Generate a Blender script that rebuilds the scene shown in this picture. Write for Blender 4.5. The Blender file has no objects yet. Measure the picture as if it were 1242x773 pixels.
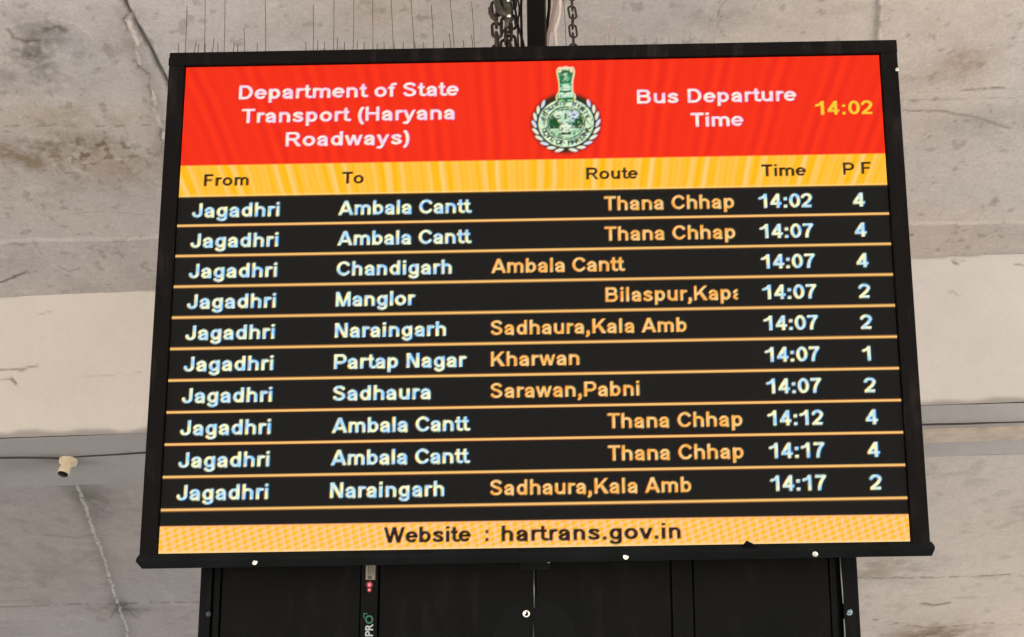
import bpy, bmesh, math, random
import numpy as np
from mathutils import Matrix, Vector

random.seed(7)
rng = np.random.default_rng(11)
scene = bpy.context.scene
COL = scene.collection

# ------------------------------------------------------------------ camera
F_PX, CX, CY = 1500.0, 621.0, 386.5
CAM_H = 1.6
PITCH = math.radians(33.0)
cam_d = bpy.data.cameras.new('camera')
cam_d.sensor_width = 36.0
cam_d.lens = F_PX / 1242.0 * 36.0
cam_d.clip_start = 0.05
cam_d.clip_end = 1000.0
cam = bpy.data.objects.new('camera', cam_d)
COL.objects.link(cam)
cam.location = (0, 0, CAM_H)
cam.rotation_euler = (math.radians(90) + PITCH, 0, 0)
scene.camera = cam

# ------------------------------------------------------------------ light
EXPOSURE = 1.72
SUN_EL, SUN_AZ = math.radians(48), math.radians(150)     # azimuth clockwise from +Y: behind the viewer, to the right
world = bpy.data.worlds.new("World")
scene.world = world
world.use_nodes = True
wn = world.node_tree
bg = wn.nodes['Background']
sky = wn.nodes.new('ShaderNodeTexSky')
sky.sky_type = 'NISHITA'
sky.sun_disc = False
sky.sun_elevation = SUN_EL
sky.sun_rotation = SUN_AZ
sky.dust_density = 3.0
wn.links.new(sky.outputs[0], bg.inputs[0])
bg.inputs[1].default_value = 0.12
sun_d = bpy.data.lights.new('sun', 'SUN')
sun_d.energy = 4.6
sun_d.angle = math.radians(0.5)
sun_d.color = (1.0, 0.94, 0.86)
sun = bpy.data.objects.new('sun', sun_d)
COL.objects.link(sun)
to_sun = Vector((math.sin(SUN_AZ) * math.cos(SUN_EL), math.cos(SUN_AZ) * math.cos(SUN_EL), math.sin(SUN_EL)))
sun.rotation_euler = to_sun.to_track_quat('Z', 'Y').to_euler()
scene.view_settings.view_transform = 'Standard'
scene.view_settings.look = 'None'
scene.view_settings.gamma = 1.0
scene.view_settings.exposure = EXPOSURE
scene.view_settings.use_curve_mapping = False
scene.render.engine = 'CYCLES'
scene.cycles.max_bounces = 8
scene.cycles.diffuse_bounces = 5
EMIT = 1.0 / (2 ** EXPOSURE)

# ------------------------------------------------------------------ small helpers
def lin(c):
    c = np.asarray(c, float) / 255.0
    return np.where(c <= 0.04045, c / 12.92, ((c + 0.055) / 1.055) ** 2.4)

_cp, _sp = math.cos(PITCH), math.sin(PITCH)
CAMM = np.array([[1, 0, 0], [0, _sp, _cp], [0, -_cp, _sp]])
def ray(x, y):
    x = np.asarray(x, float); y = np.asarray(y, float)
    a = (x - CX) / F_PX; b = (y - CY) / F_PX
    return a, _sp * b + _cp, -_cp * b + _sp

PHI = math.radians(-4.2)                       # the building is turned a little against the view
CU, SU = math.cos(PHI), math.sin(PHI)
def uv_to_xy(u, v): return u * CU - v * SU, u * SU + v * CU
def xy_to_uv(x, y): return x * CU + y * SU, -x * SU + y * CU
def on_height(px, py, z):                      # measured image point -> (u, v) on a horizontal plane
    dx, dy, dz = ray(px, py); t = (z - CAM_H) / dz
    return xy_to_uv(dx * t, dy * t)
def on_face(px, py, v0):                       # -> (u, z) on a vertical plane v = v0
    dx, dy, dz = ray(px, py); du, dv = xy_to_uv(dx, dy); t = v0 / dv
    return du * t, CAM_H + dz * t

def tag(o, label=None, cat=None, group=None, kind=None):
    if label: o['label'] = label
    if cat: o['category'] = cat
    if group: o['group'] = group
    if kind: o['kind'] = kind
    return o

def mesh_obj(name, me, mat=None, parent=None, smooth=False):
    o = bpy.data.objects.new(name, me)
    COL.objects.link(o)
    if mat: me.materials.append(mat)
    if parent: o.parent = parent
    if smooth:
        me.polygons.foreach_set('use_smooth', [True] * len(me.polygons))
    return o
def bm_obj(name, bm, mat, parent=None, smooth=False):
    me = bpy.data.meshes.new(name)
    bmesh.ops.recalc_face_normals(bm, faces=bm.faces)
    bm.to_mesh(me); bm.free()
    return mesh_obj(name, me, mat, parent, smooth)
def empty(name, M):
    o = bpy.data.objects.new(name, None)
    COL.objects.link(o); o.matrix_world = M; o.empty_display_size = 0.1
    return o

def new_mat(name, col, rough=0.6, metal=0.0, noise=0.0, nscale=30.0, bump=0.0, bscale=80.0, spec=0.5):
    m = bpy.data.materials.new(name); m.use_nodes = True
    nt = m.node_tree; p = nt.nodes['Principled BSDF']
    c = (*lin(col), 1.0)
    p.inputs['Base Color'].default_value = c
    p.inputs['Roughness'].default_value = rough
    p.inputs['Metallic'].default_value = metal
    p.inputs['Specular IOR Level'].default_value = spec if sum(col) > 80 else .07
    tc = nt.nodes.new('ShaderNodeTexCoord')
    if noise:
        n = nt.nodes.new('ShaderNodeTexNoise'); n.inputs['Scale'].default_value = nscale
        n.inputs['Detail'].default_value = 5
        nt.links.new(tc.outputs['Object'], n.inputs['Vector'])
        r = nt.nodes.new('ShaderNodeMapRange')
        r.inputs['From Min'].default_value = 0.3; r.inputs['From Max'].default_value = 0.7
        r.inputs['To Min'].default_value = 1 - noise; r.inputs['To Max'].default_value = 1 + noise
        nt.links.new(n.outputs[0], r.inputs[0])
        mx = nt.nodes.new('ShaderNodeVectorMath'); mx.operation = 'SCALE'
        mx.inputs[0].default_value = c[:3]
        nt.links.new(r.outputs[0], mx.inputs['Scale'])
        nt.links.new(mx.outputs[0], p.inputs['Base Color'])
        rr = nt.nodes.new('ShaderNodeMapRange')
        rr.inputs['To Min'].default_value = max(rough - .15, .05); rr.inputs['To Max'].default_value = min(rough + .15, 1)
        nt.links.new(n.outputs[0], rr.inputs[0]); nt.links.new(rr.outputs[0], p.inputs['Roughness'])
    if bump:
        b = nt.nodes.new('ShaderNodeTexNoise'); b.inputs['Scale'].default_value = bscale
        b.inputs['Detail'].default_value = 6
        nt.links.new(tc.outputs['Object'], b.inputs['Vector'])
        bp = nt.nodes.new('ShaderNodeBump'); bp.inputs['Strength'].default_value = bump
        bp.inputs['Distance'].default_value = 0.003
        nt.links.new(b.outputs[0], bp.inputs['Height']); nt.links.new(bp.outputs[0], p.inputs['Normal'])
    return m

def add_box(bm, x0, x1, y0, y1, z0, z1, bevel=0.0):
    vs = [bm.verts.new((x, y, z)) for x in (x0, x1) for y in (y0, y1) for z in (z0, z1)]
    fs = [bm.faces.new([vs[i] for i in q]) for q in ((0, 1, 3, 2), (4, 6, 7, 5), (0, 4, 5, 1), (2, 3, 7, 6), (0, 2, 6, 4), (1, 5, 7, 3))]
    if bevel:
        es = list({e for f in fs for e in f.edges})
        bmesh.ops.bevel(bm, geom=es, offset=bevel, segments=2, affect='EDGES', profile=0.5)

def tube(bm, pts, r, seg=8, cap=True, closed=False):
    pts = [Vector(p) for p in pts]; n = len(pts); rings = []
    rs = r if isinstance(r, (list, tuple)) else [r] * n
    ref = Vector((0.31, 0.9, 0.29)).normalized()
    for i, p in enumerate(pts):
        a = pts[(i - 1) % n] if (closed or i > 0) else p
        b = pts[(i + 1) % n] if (closed or i < n - 1) else p
        d = (b - a).normalized()
        s = d.cross(ref)
        if s.length < 1e-3: s = d.cross(Vector((1, 0, 0)))
        s.normalize(); t = d.cross(s)
        rings.append([bm.verts.new(p + (s * math.cos(k * 2 * math.pi / seg) + t * math.sin(k * 2 * math.pi / seg)) * rs[i]) for k in range(seg)])
    m = n if closed else n - 1
    for i in range(m):
        A, B = rings[i], rings[(i + 1) % n]
        for k in range(seg):
            bm.faces.new((A[k], A[(k + 1) % seg], B[(k + 1) % seg], B[k]))
    if cap and not closed:
        bm.faces.new(rings[0]); bm.faces.new(rings[-1][::-1])

def lathe(bm, prof, seg=20, axis_mat=None):
    rings = []
    for r, h in prof:
        rings.append([bm.verts.new((r * math.cos(k * 2 * math.pi / seg), r * math.sin(k * 2 * math.pi / seg), h)) for k in range(seg)])
    for A, B in zip(rings, rings[1:]):
        for k in range(seg):
            bm.faces.new((A[k], A[(k + 1) % seg], B[(k + 1) % seg], B[k]))
    bm.faces.new(rings[0][::-1]); bm.faces.new(rings[-1])
    if axis_mat is not None:
        bm.transform(axis_mat)

# ------------------------------------------------------------------ noise fields (numpy)
_tabs = {}
def vnoise(x, y, seed):
    if seed not in _tabs: _tabs[seed] = np.random.default_rng(seed).random((256, 256))
    T = _tabs[seed]
    xi = np.floor(x).astype(int); yi = np.floor(y).astype(int)
    fx = x - xi; fy = y - yi
    fx = fx * fx * (3 - 2 * fx); fy = fy * fy * (3 - 2 * fy)
    g = lambda a, b: T[(xi + a) & 255, (yi + b) & 255]
    return (g(0, 0) * (1 - fx) + g(1, 0) * fx) * (1 - fy) + (g(0, 1) * (1 - fx) + g(1, 1) * fx) * fy
def fbm(x, y, scale, seed, octv=5, gain=0.5):
    s = 0; a = 1; t = 0; f = scale
    for o in range(octv):
        s = s + a * vnoise(x * f + 17.3 * o, y * f + 9.1 * o, seed + o); t += a; a *= gain; f *= 2.03
    return s / t                                  # about 0..1, mean 0.5
def sstep(a, b, x):
    t = np.clip((x - a) / (b - a), 0, 1); return t * t * (3 - 2 * t)
def pdist(U, V, pts):                             # distance to a polyline and position along it (0..1)
    best = np.full(U.shape, 1e9); along = np.zeros(U.shape); n = len(pts) - 1
    for i in range(n):
        (a, b), (c, d) = pts[i], pts[i + 1]
        dx, dy = c - a, d - b; L = dx * dx + dy * dy + 1e-12
        t = np.clip(((U - a) * dx + (V - b) * dy) / L, 0, 1)
        q = np.hypot(U - a - t * dx, V - b - t * dy)
        m = q < best; best = np.where(m, q, best); along = np.where(m, (i + t) / n, along)
    return best, along

def axis(fine0, fine1, step, lo, hi, coarse=0.5):
    a = list(np.arange(fine0, fine1, step)) + [fine1]
    left = list(np.arange(lo, fine0, coarse)) if lo < fine0 else []
    right = list(np.arange(hi, fine1, -coarse))[::-1] if hi > fine1 else []
    return np.array(left + a + right)

def grid_mesh(name, P, colr, flip=False):         # P: (n, m, 3) points, colr: (n, m, 3) linear reflectance
    n, m = P.shape[:2]
    me = bpy.data.meshes.new(name)
    me.vertices.add(n * m); me.vertices.foreach_set('co', P.reshape(-1).astype(np.float32))
    i = np.arange(n - 1)[:, None] * m + np.arange(m - 1)[None, :]
    q = np.stack([i, i + m, i + m + 1, i + 1], -1).reshape(-1, 4)
    if flip: q = q[:, ::-1]
    nf = len(q)
    me.loops.add(nf * 4); me.loops.foreach_set('vertex_index', q.reshape(-1).astype(np.int32))
    me.polygons.add(nf)
    me.polygons.foreach_set('loop_start', (np.arange(nf) * 4).astype(np.int32))
    me.polygons.foreach_set('loop_total', np.full(nf, 4, np.int32))
    me.polygons.foreach_set('use_smooth', np.ones(nf, bool))
    at = me.color_attributes.new('pigment', 'FLOAT_COLOR', 'POINT')
    c4 = np.ones((n * m, 4), np.float32); c4[:, :3] = colr.reshape(-1, 3)
    at.data.foreach_set('color', c4.reshape(-1))
    me.update(); me.validate()
    return me

def concrete_mat(name, rough=0.9, mott=0.10, bump=0.35, fine=140.0):
    m = bpy.data.materials.new(name); m.use_nodes = True
    nt = m.node_tree; p = nt.nodes['Principled BSDF']; L = nt.links.new
    p.inputs['Roughness'].default_value = rough; p.inputs['Specular IOR Level'].default_value = 0.25
    at = nt.nodes.new('ShaderNodeAttribute'); at.attribute_name = 'pigment'
    tc = nt.nodes.new('ShaderNodeTexCoord')
    n = nt.nodes.new('ShaderNodeTexNoise'); n.inputs['Scale'].default_value = 55; n.inputs['Detail'].default_value = 8
    n.inputs['Roughness'].default_value = 0.65
    L(tc.outputs['Object'], n.inputs['Vector'])
    r = nt.nodes.new('ShaderNodeMapRange'); r.inputs['From Min'].default_value = 0.3; r.inputs['From Max'].default_value = 0.7
    r.inputs['To Min'].default_value = 1 - mott; r.inputs['To Max'].default_value = 1 + mott
    L(n.outputs[0], r.inputs[0])
    n2 = nt.nodes.new('ShaderNodeTexNoise'); n2.inputs['Scale'].default_value = 120; n2.inputs['Detail'].default_value = 3
    L(tc.outputs['Object'], n2.inputs['Vector'])
    r2 = nt.nodes.new('ShaderNodeMapRange'); r2.inputs['From Min'].default_value = .60; r2.inputs['From Max'].default_value = .70
    r2.inputs['To Min'].default_value = 1; r2.inputs['To Max'].default_value = 1 - 2.6 * mott
    L(n2.outputs[0], r2.inputs[0])
    n3 = nt.nodes.new('ShaderNodeTexNoise'); n3.inputs['Scale'].default_value = 14; n3.inputs['Detail'].default_value = 9
    n3.inputs['Roughness'].default_value = .72; n3.inputs['Distortion'].default_value = .6
    L(tc.outputs['Object'], n3.inputs['Vector'])
    r3 = nt.nodes.new('ShaderNodeMapRange'); r3.inputs['From Min'].default_value = .3; r3.inputs['From Max'].default_value = .7
    r3.inputs['To Min'].default_value = 1 - mott * .8; r3.inputs['To Max'].default_value = 1 + mott * .8
    L(n3.outputs[0], r3.inputs[0])
    mA = nt.nodes.new('ShaderNodeMath'); mA.operation = 'MULTIPLY'; L(r.outputs[0], mA.inputs[0]); L(r2.outputs[0], mA.inputs[1])
    mB = nt.nodes.new('ShaderNodeMath'); mB.operation = 'MULTIPLY'; L(mA.outputs[0], mB.inputs[0]); L(r3.outputs[0], mB.inputs[1])
    r = mB
    v = nt.nodes.new('ShaderNodeVectorMath'); v.operation = 'SCALE'
    L(at.outputs['Color'], v.inputs[0]); L(r.outputs[0], v.inputs['Scale']); L(v.outputs[0], p.inputs['Base Color'])
    b = nt.nodes.new('ShaderNodeTexNoise'); b.inputs['Scale'].default_value = fine; b.inputs['Detail'].default_value = 6
    L(tc.outputs['Object'], b.inputs['Vector'])
    bp = nt.nodes.new('ShaderNodeBump'); bp.inputs['Strength'].default_value = bump; bp.inputs['Distance'].default_value = 0.004
    L(b.outputs[0], bp.inputs['Height']); L(bp.outputs[0], p.inputs['Normal'])
    return m

# ================================================================== THE SETTING
Z_CEIL = CAM_H + 3.5
_, V_BEAM = on_height(621, 333, Z_CEIL)                   # near face of the beam
_, Z_BEAM = on_face(621, 509.5, V_BEAM)                   # its lower edge
_, V_BACK = on_height(621, 570, Z_BEAM)                   # far edge of its soffit
V_BEAM, Z_BEAM, V_BACK = float(V_BEAM), float(Z_BEAM), float(V_BACK)

M_CONC = concrete_mat('bare_concrete')
M_CREAM = concrete_mat('cream_wash', mott=0.03, bump=0.15)
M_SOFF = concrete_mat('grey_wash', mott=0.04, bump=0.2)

def cpts(pts, z=Z_CEIL):
    return [tuple(float(q) for q in on_height(a, b, z)) for a, b in pts]

def mixc(C, mask, col):
    return C * (1 - mask[..., None]) + np.asarray(col)[None, None] * mask[..., None]

def crack(C, D, U, V, pts, w, col, depth, wob=0.006, seed=50, strength=1.0, broken=0.0):
    wu = (fbm(U, V, 16, seed, 4) - .5) * wob * 4; wv = (fbm(U, V, 16, seed + 9, 4) - .5) * wob * 4
    w = w * (.45 + 1.1 * fbm(U, V, 11, seed + 31, 3))
    d, al = pdist(U + wu, V + wv, pts)
    k = np.clip(1 - d / w, 0, 1) ** 0.8 * strength
    if broken: k = k * sstep(broken - .10, broken + .10, fbm(U, V, 26, seed + 20, 3))
    return mixc(C, np.clip(k, 0, 1), col), D + k * depth

G0 = np.array([0.468, 0.433, 0.406])                       # concrete with a warm grey cast

# ---- near ceiling bay
us = axis(-3.0, 3.0, 0.0085, -8.5, 8.5); vs = axis(2.75, V_BEAM, 0.0085, -3.2, V_BEAM)
U, V = np.meshgrid(us, vs, indexing='ij')
base = fbm(U, V * 1.3, 1.1, 1, 6, .55)
stre = fbm(U * .35, V * 2.0, 3.0, 20, 5, .6)
C = G0[None, None] * 1.07 * (0.91 + 0.18 * base + 0.10 * (stre - .5))[..., None]
warm = sstep(.35, .75, fbm(U, V, .9, 31, 4))
C = C * (1 + (warm - .5)[..., None] * np.array([.07, .015, -.05]))
leftgrey = sstep(-1.0, -2.0, U) * .32                          # darker and greyer towards the left
C = C * (1 - leftgrey[..., None] * np.array([.22, .19, .15]))
D = (fbm(U, V, 1.5, 60, 5, .45) - .5) * .016 + (fbm(U, V, 12, 70, 4) - .5) * .002
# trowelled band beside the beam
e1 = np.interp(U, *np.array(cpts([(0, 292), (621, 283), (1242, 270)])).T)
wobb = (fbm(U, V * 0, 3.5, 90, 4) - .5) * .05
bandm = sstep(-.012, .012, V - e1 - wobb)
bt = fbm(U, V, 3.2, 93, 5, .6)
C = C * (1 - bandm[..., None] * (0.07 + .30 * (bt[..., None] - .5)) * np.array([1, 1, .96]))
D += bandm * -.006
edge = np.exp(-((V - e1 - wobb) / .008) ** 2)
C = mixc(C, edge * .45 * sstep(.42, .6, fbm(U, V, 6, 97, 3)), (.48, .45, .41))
# construction joint with dotted lime and dirt
jp = cpts([(-60, 155), (0, 152), (110, 152), (160, 153), (300, 148), (700, 128), (1090, 113), (1300, 103)])
C, D = crack(C, D, U, V, jp, .010, (.10, .085, .07), .004, wob=.004, seed=101, strength=.75, broken=.52)
C, D = crack(C, D, U, V, jp, .008, (.55, .50, .43), -.002, wob=.005, seed=111, strength=.8, broken=.55)
# brown mould below that joint at the left, fainter patches at the right
def blotch(cx, cy, ru, rv, col, amt, seed, thr=.5, sc=7):
    global C
    a, b = on_height(cx, cy, Z_CEIL)
    g = np.exp(-(((U - a) / ru) ** 2 + ((V - b) / rv) ** 2))
    n = sstep(thr - .22, thr + .22, fbm(U, V, sc * 1.5, seed, 6, .72))
    C = mixc(C, np.clip(g * n * amt, 0, .95), col)
blotch(60, 185, .40, .12, (.20, .145, .075), .95, 120)
blotch(75, 172, .20, .05, (.10, .07, .035), .9, 127, .55, 16)
blotch(10, 190, .22, .10, (.17, .125, .07), .7, 133, .5, 9)
blotch(150, 205, .18, .12, (.25, .17, .09), .6, 139, .45, 6)
blotch(95, 140, .30, .10, (.30, .235, .15), .6, 143, .45, 5)
blotch(25, 62, .26, .16, (.11, .105, .095), 1.0, 149, .5, 6)
blotch(60, 36, .07, .03, (.08, .07, .06), .9, 153, .45, 14)
blotch(30, 100, .30, .08, (.17, .165, .15), .5, 157, .5, 6)
blotch(100, 230, .35, .10, (.20, .17, .13), .35, 159, .55, 9)
blotch(1170, 75, .10, .10, (.25, .16, .11), .6, 163, .45, 8)
blotch(1120, 95, .20, .05, (.25, .18, .13), .4, 167, .5, 8)
blotch(900, 20, .30, .10, (.26, .21, .18), .45, 171, .45, 5)
blotch(1200, 150, .25, .10, (.20, .18, .16), .35, 175, .45, 6)
blotch(480, 20, .5, .10, (.40, .32, .26), .4, 179, .4, 4)
for k in range(34):
    blotch(random.uniform(0, 1242), random.choice([random.uniform(0, 60), random.uniform(100, 300)]),
           random.uniform(.03, .16), random.uniform(.02, .07), random.choice([(.15, .13, .11), (.36, .33, .29), (.2, .165, .12)]), random.uniform(.15, .38), 200 + 7 * k, .48, 10)
# fine brown mould specks and dirt specks
sp_ = sstep(.60, .68, fbm(U, V, 34, 260, 3)) * sstep(.45, .6, fbm(U, V, 3, 266, 3))
ma, mb = on_height(85, 178, Z_CEIL)
sg = np.exp(-(((U - ma) / .45) ** 2 + ((V - mb) / .16) ** 2))
C = mixc(C, np.clip(sp_ * sg * .85, 0, 1), (.13, .09, .045))
C = mixc(C, sstep(.70, .76, fbm(U, V, 22, 270, 3)) * .35, (.16, .135, .11))
C = mixc(C, sstep(.72, .78, fbm(U, V, 19, 274, 3)) * .3, (.56, .53, .49))
# pale lime curls at the upper left
for pts, w, s in (([(88, 28), (103, 34), (113, 44), (112, 58), (106, 70), (110, 80)], .010, .5),
                  ([(30, 88), (52, 75), (66, 72), (85, 78)], .008, .35), ([(96, 30), (60, 22), (20, 28)], .010, .35),
                  ([(810, 0), (811, 30), (812, 66)], .004, .7), ([(140, 100), (142, 130), (145, 165)], .006, .25)):
    C, D = crack(C, D, U, V, cpts(pts), w, (.52, .49, .45), -.003, seed=303, strength=s)
for pts, w, s in (([(10, 36), (14, 46), (30, 52), (48, 48)], .010, .7), ([(55, 36), (70, 32), (78, 38)], .012, .7),
                  ([(0, 342), (14, 337), (30, 329)], .010, .9), ([(880, 2), (872, 16), (869, 34), (878, 44)], .006, .45),
                  ([(1092, 134), (1140, 136), (1185, 142), (1225, 156)], .008, .55), ([(1098, 284), (1107, 285)], .012, .9),
                  ([(1060, 120), (1100, 122), (1240, 118)], .006, .3), ([(70, 322), (84, 328), (96, 324)], .007, .5),
                  ([(0, 250), (60, 262), (130, 256), (190, 262)], .005, .25)):
    C, D = crack(C, D, U, V, cpts(pts), w, (.11, .09, .07), .004, seed=331, strength=s)
# the long crack with its bead of lime
k1 = cpts([(146, -20), (153, 5), (166, 30), (182, 58), (200, 95), (222, 140), (240, 180)])
C, D = crack(C, D, U, V, k1, .011, (.035, .03, .027), .014, seed=351, wob=.003)
k2 = cpts([(155, 15), (162, 45), (170, 75), (182, 100), (188, 125), (196, 155), (204, 200)])
d2, _ = pdist(U, V, k2)
C = mixc(C, np.clip(np.exp(-(d2 / .05) ** 2) * .35, 0, 1), (.20, .17, .14))
C, D = crack(C, D, U, V, k2, .012, (.64, .60, .55), -.006, seed=361, wob=.015, strength=.95, broken=.46)
C, D = crack(C, D, U, V, [(a - .012, b) for a, b in k2], .008, (.10, .085, .075), .006, seed=391, wob=.015, strength=.7, broken=.47)
C, D = crack(C, D, U, V, [(a + .02, b) for a, b in k1], .007, (.58, .54, .50), -.003, seed=395, wob=.012, strength=.6, broken=.5)
k3 = cpts([(1070, -20), (1069, 15), (1067, 40), (1066, 80)])
d3, _ = pdist(U, V, [(a - .012, b) for a, b in k3])
C = mixc(C, np.clip(np.exp(-(d3 / .018) ** 2) * .55, 0, 1), (.10, .09, .08))
C, D = crack(C, D, U, V, k3, .009, (.66, .62, .57), -.006, seed=371, wob=.003, strength=.95, broken=.4)
X, Y = uv_to_xy(U, V)
slab = empty('ceiling', Matrix.Translation((0, 0, Z_CEIL)))
tag(slab, 'stained bare concrete ceiling slab in two bays', None, None, 'structure')
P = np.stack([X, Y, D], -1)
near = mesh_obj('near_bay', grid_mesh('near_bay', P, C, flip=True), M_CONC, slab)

# ---- far ceiling bay
us = axis(-4.6, 4.6, 0.0125, -8.5, 8.5); vs = axis(V_BACK, 11.2, 0.0125, V_BACK, 15.0)
U, V = np.meshgrid(us, vs, indexing='ij')
base = fbm(U, V * 1.2, .9, 401, 6, .55)
C = G0[None, None] * (0.86 + 0.20 * base)[..., None]
C = C * (1 + (fbm(U, V, .7, 410, 3) - .5)[..., None] * np.array([.12, .02, -.10]))
lg = sstep(0.5, -2.2, U)
C = C * (1 - lg[..., None] * np.array([.22, .225, .215])) * (1 + (1 - lg[..., None]) * np.array([.06, .04, .0]))
D = (fbm(U, V, 1.2, 420, 4, .45) - .5) * .03 + (fbm(U, V, 9, 430, 4, .5) - .5) * .004
pit = sstep(.66, .74, fbm(U, V, 7, 440, 3)); pit2 = sstep(.70, .78, fbm(U, V, 10, 450, 3))
C = mixc(C, pit * .18, (.16, .14, .12)); C = mixc(C, pit2 * .18, (.52, .49, .45))
for pts, w, s, b in (([(-40, 737), (0, 736), (110, 733), (240, 730)], .030, .45, .45), ([(1040, 701), (1100, 700), (1180, 699), (1300, 697)], .026, .6, .45),
                     ([(1120, 732), (1133, 734), (1150, 731)], .03, .7, 0), ([(1060, 750), (1130, 762), (1190, 755), (1250, 758)], .03, .5, .5),
                     ([(55, 648), (90, 652), (140, 648)], .02, .3, .4)):
    C, D = crack(C, D, U, V, cpts(pts), w, (.09, .075, .06), .012, seed=470, strength=s, broken=b)
def blotchB(cx, cy, ru, rv, col, amt, seed, thr=.5, sc=7):
    blotch(cx, cy, ru, rv, col, amt, seed, thr, sc)
blotchB(1130, 772, .40, .35, (.16, .105, .055), 1.0, 481, .42, 5)
blotchB(1060, 690, .18, .30, (.24, .18, .12), .6, 487, .45, 6)
blotchB(1090, 690, .30, .25, (.17, .15, .13), .5, 489, .5, 7)
blotchB(110, 605, .16, .35, (.11, .10, .085), .75, 491, .4, 5)
blotchB(150, 737, .10, .16, (.07, .06, .05), .95, 497, .4, 8)
blotchB(145, 740, .30, .10, (.11, .10, .085), .7, 499, .5, 8)
blotchB(30, 700, .5, .4, (.17, .16, .145), .5, 503, .5, 4)
for k in range(60):
    blotchB(random.choice([random.uniform(-20, 235), random.uniform(1045, 1260)]), random.uniform(590, 772),
            random.uniform(.03, .16), random.uniform(.04, .16), random.choice([(.14, .12, .10), (.42, .39, .35), (.2, .16, .12)]), random.uniform(.12, .35), 600 + 7 * k, .48, 9)
k4 = cpts([(92, 583), (101, 606), (112, 640), (124, 672), (134, 705), (143, 733), (151, 755), (158, 785)])
d4, al4 = pdist(U, V, k4)
C = mixc(C, np.clip(np.exp(-((d4 - .0) / .06) ** 2) * .35, 0, 1), (.13, .12, .10))
C, D = crack(C, D, U, V, k4, .012, (.58, .55, .51), -.007, seed=511, wob=.008, strength=1.0, broken=.34)
for pts in ([(143, 733), (155, 741), (170, 752)], [(143, 733), (140, 742), (133, 750)]):
    C, D = crack(C, D, U, V, cpts(pts), .018, (.10, .085, .075), .006, seed=521, strength=.55, broken=.4)
X, Y = uv_to_xy(U, V)
far = mesh_obj('far_bay', grid_mesh('far_bay', np.stack([X, Y, D], -1), C, flip=True), M_CONC, slab)
# top of the slab (keeps the sun out)
bm = bmesh.new(); add_box(bm, -8.6, 8.6, -3.3, 15.1, 0.06, 0.30)
bm.transform(Matrix.Rotation(PHI, 4, 'Z'))
bm_obj('slab_top', bm, new_mat('slab_concrete', (150, 145, 138), .9, noise=.1), slab)

# ---- beam: one closed cross-section swept along u, its near face washed cream
beam = empty('ceiling_beam', Matrix.Translation((*uv_to_xy(0, (V_BEAM + V_BACK) / 2), Z_BEAM)))
tag(beam, 'concrete ceiling beam with a cream washed face and grey underside', None, None, 'structure')
bx0, by0 = uv_to_xy(0, (V_BEAM + V_BACK) / 2)
us = axis(-3.4, 3.4, 0.011, -8.5, 8.5)
zz = axis(Z_BEAM, Z_CEIL + .01, 0.011, Z_BEAM, Z_CEIL)
U, W = np.meshgrid(us, zz, indexing='ij')
C = np.array([.535, .492, .448])[None, None] * (.90 + .20 * fbm(U, W, 1.6, 701, 6, .5))[..., None]
C = C * (1 + sstep(-.5, 1.8, U)[..., None] * np.array([.03, .06, .11]))
D = (fbm(U, W, 1.4, 720, 5) - .5) * .012 + (fbm(U, W, 14, 730, 3) - .5) * .002
def face_pts(pts): return [tuple(float(q) for q in on_face(a, b, V_BEAM)) for a, b in pts]
for pts, w, s in (([(-10, 448), (10, 449), (30, 448), (45, 444)], .008, .7), ([(15, 460), (20, 464)], .012, .95), ([(0, 462), (16, 461)], .005, .5),
                  ([(100, 458), (170, 452)], .005, .25), ([(1098, 313), (1130, 312), (1170, 315)], .006, .35), ([(1232, 320), (1242, 321)], .007, .7),
                  ([(1156, 318), (1160, 319)], .010, .8), ([(45, 382), (62, 378)], .006, .4), ([(1150, 355), (1157, 352), (1160, 358)], .007, .4),
                  ([(40, 344), (100, 340), (150, 345)], .006, .3)):
    C, D = crack(C, D, U, W, face_pts(pts), w, (.12, .09, .06), .003, seed=741, strength=s)
rim = np.exp(-((W - Z_CEIL) / .012) ** 2) * sstep(.4, .6, fbm(U, W, 5, 750, 3))
C = mixc(C, rim * .5, (.13, .11, .09))
tm = sstep(.03, .0, W - Z_BEAM - (fbm(U, W * 0, 6, 757, 3) - .4) * .05)      # the wash stops short of the arris
C = mixc(C, tm * .8, (.24, .225, .21))
X, Y = uv_to_xy(U, V_BEAM + D)
mesh_obj('beam_face', grid_mesh('beam_face', np.stack([X - bx0, Y - by0, W - Z_BEAM], -1), C, flip=True), M_CREAM, beam)
vs = axis(V_BEAM - .002, V_BACK, 0.011, V_BEAM - .002, V_BACK)
us = axis(-3.6, 3.6, 0.012, -8.5, 8.5)
U, V = np.meshgrid(us, vs, indexing='ij')
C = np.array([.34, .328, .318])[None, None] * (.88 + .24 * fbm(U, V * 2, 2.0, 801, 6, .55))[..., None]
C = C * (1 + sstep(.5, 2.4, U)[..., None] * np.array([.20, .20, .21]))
D = (fbm(U, V, 2.0, 820, 5) - .5) * .010
for pa, pb, ru, rv, am in ((70, 556, .10, .05, .6), (30, 562, .22, .07, .35), (110, 560, .05, .03, .4)):
    qa_, qb_ = on_height(pa, pb, Z_BEAM)
    C = mixc(C, np.exp(-(((U - qa_) / ru) ** 2 + ((V - qb_) / rv) ** 2)) * am * (.6 + .6 * fbm(U, V, 12, 830, 3)), (.12, .11, .10))
X, Y = uv_to_xy(U, V)
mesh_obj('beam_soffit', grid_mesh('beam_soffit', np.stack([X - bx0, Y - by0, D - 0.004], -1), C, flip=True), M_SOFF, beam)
zz = np.linspace(Z_BEAM - .004, Z_CEIL + .01, 12); us = np.linspace(-8.5, 8.5, 40)
U, W = np.meshgrid(us, zz, indexing='ij'); X, Y = uv_to_xy(U, V_BACK + 0 * U)
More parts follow.
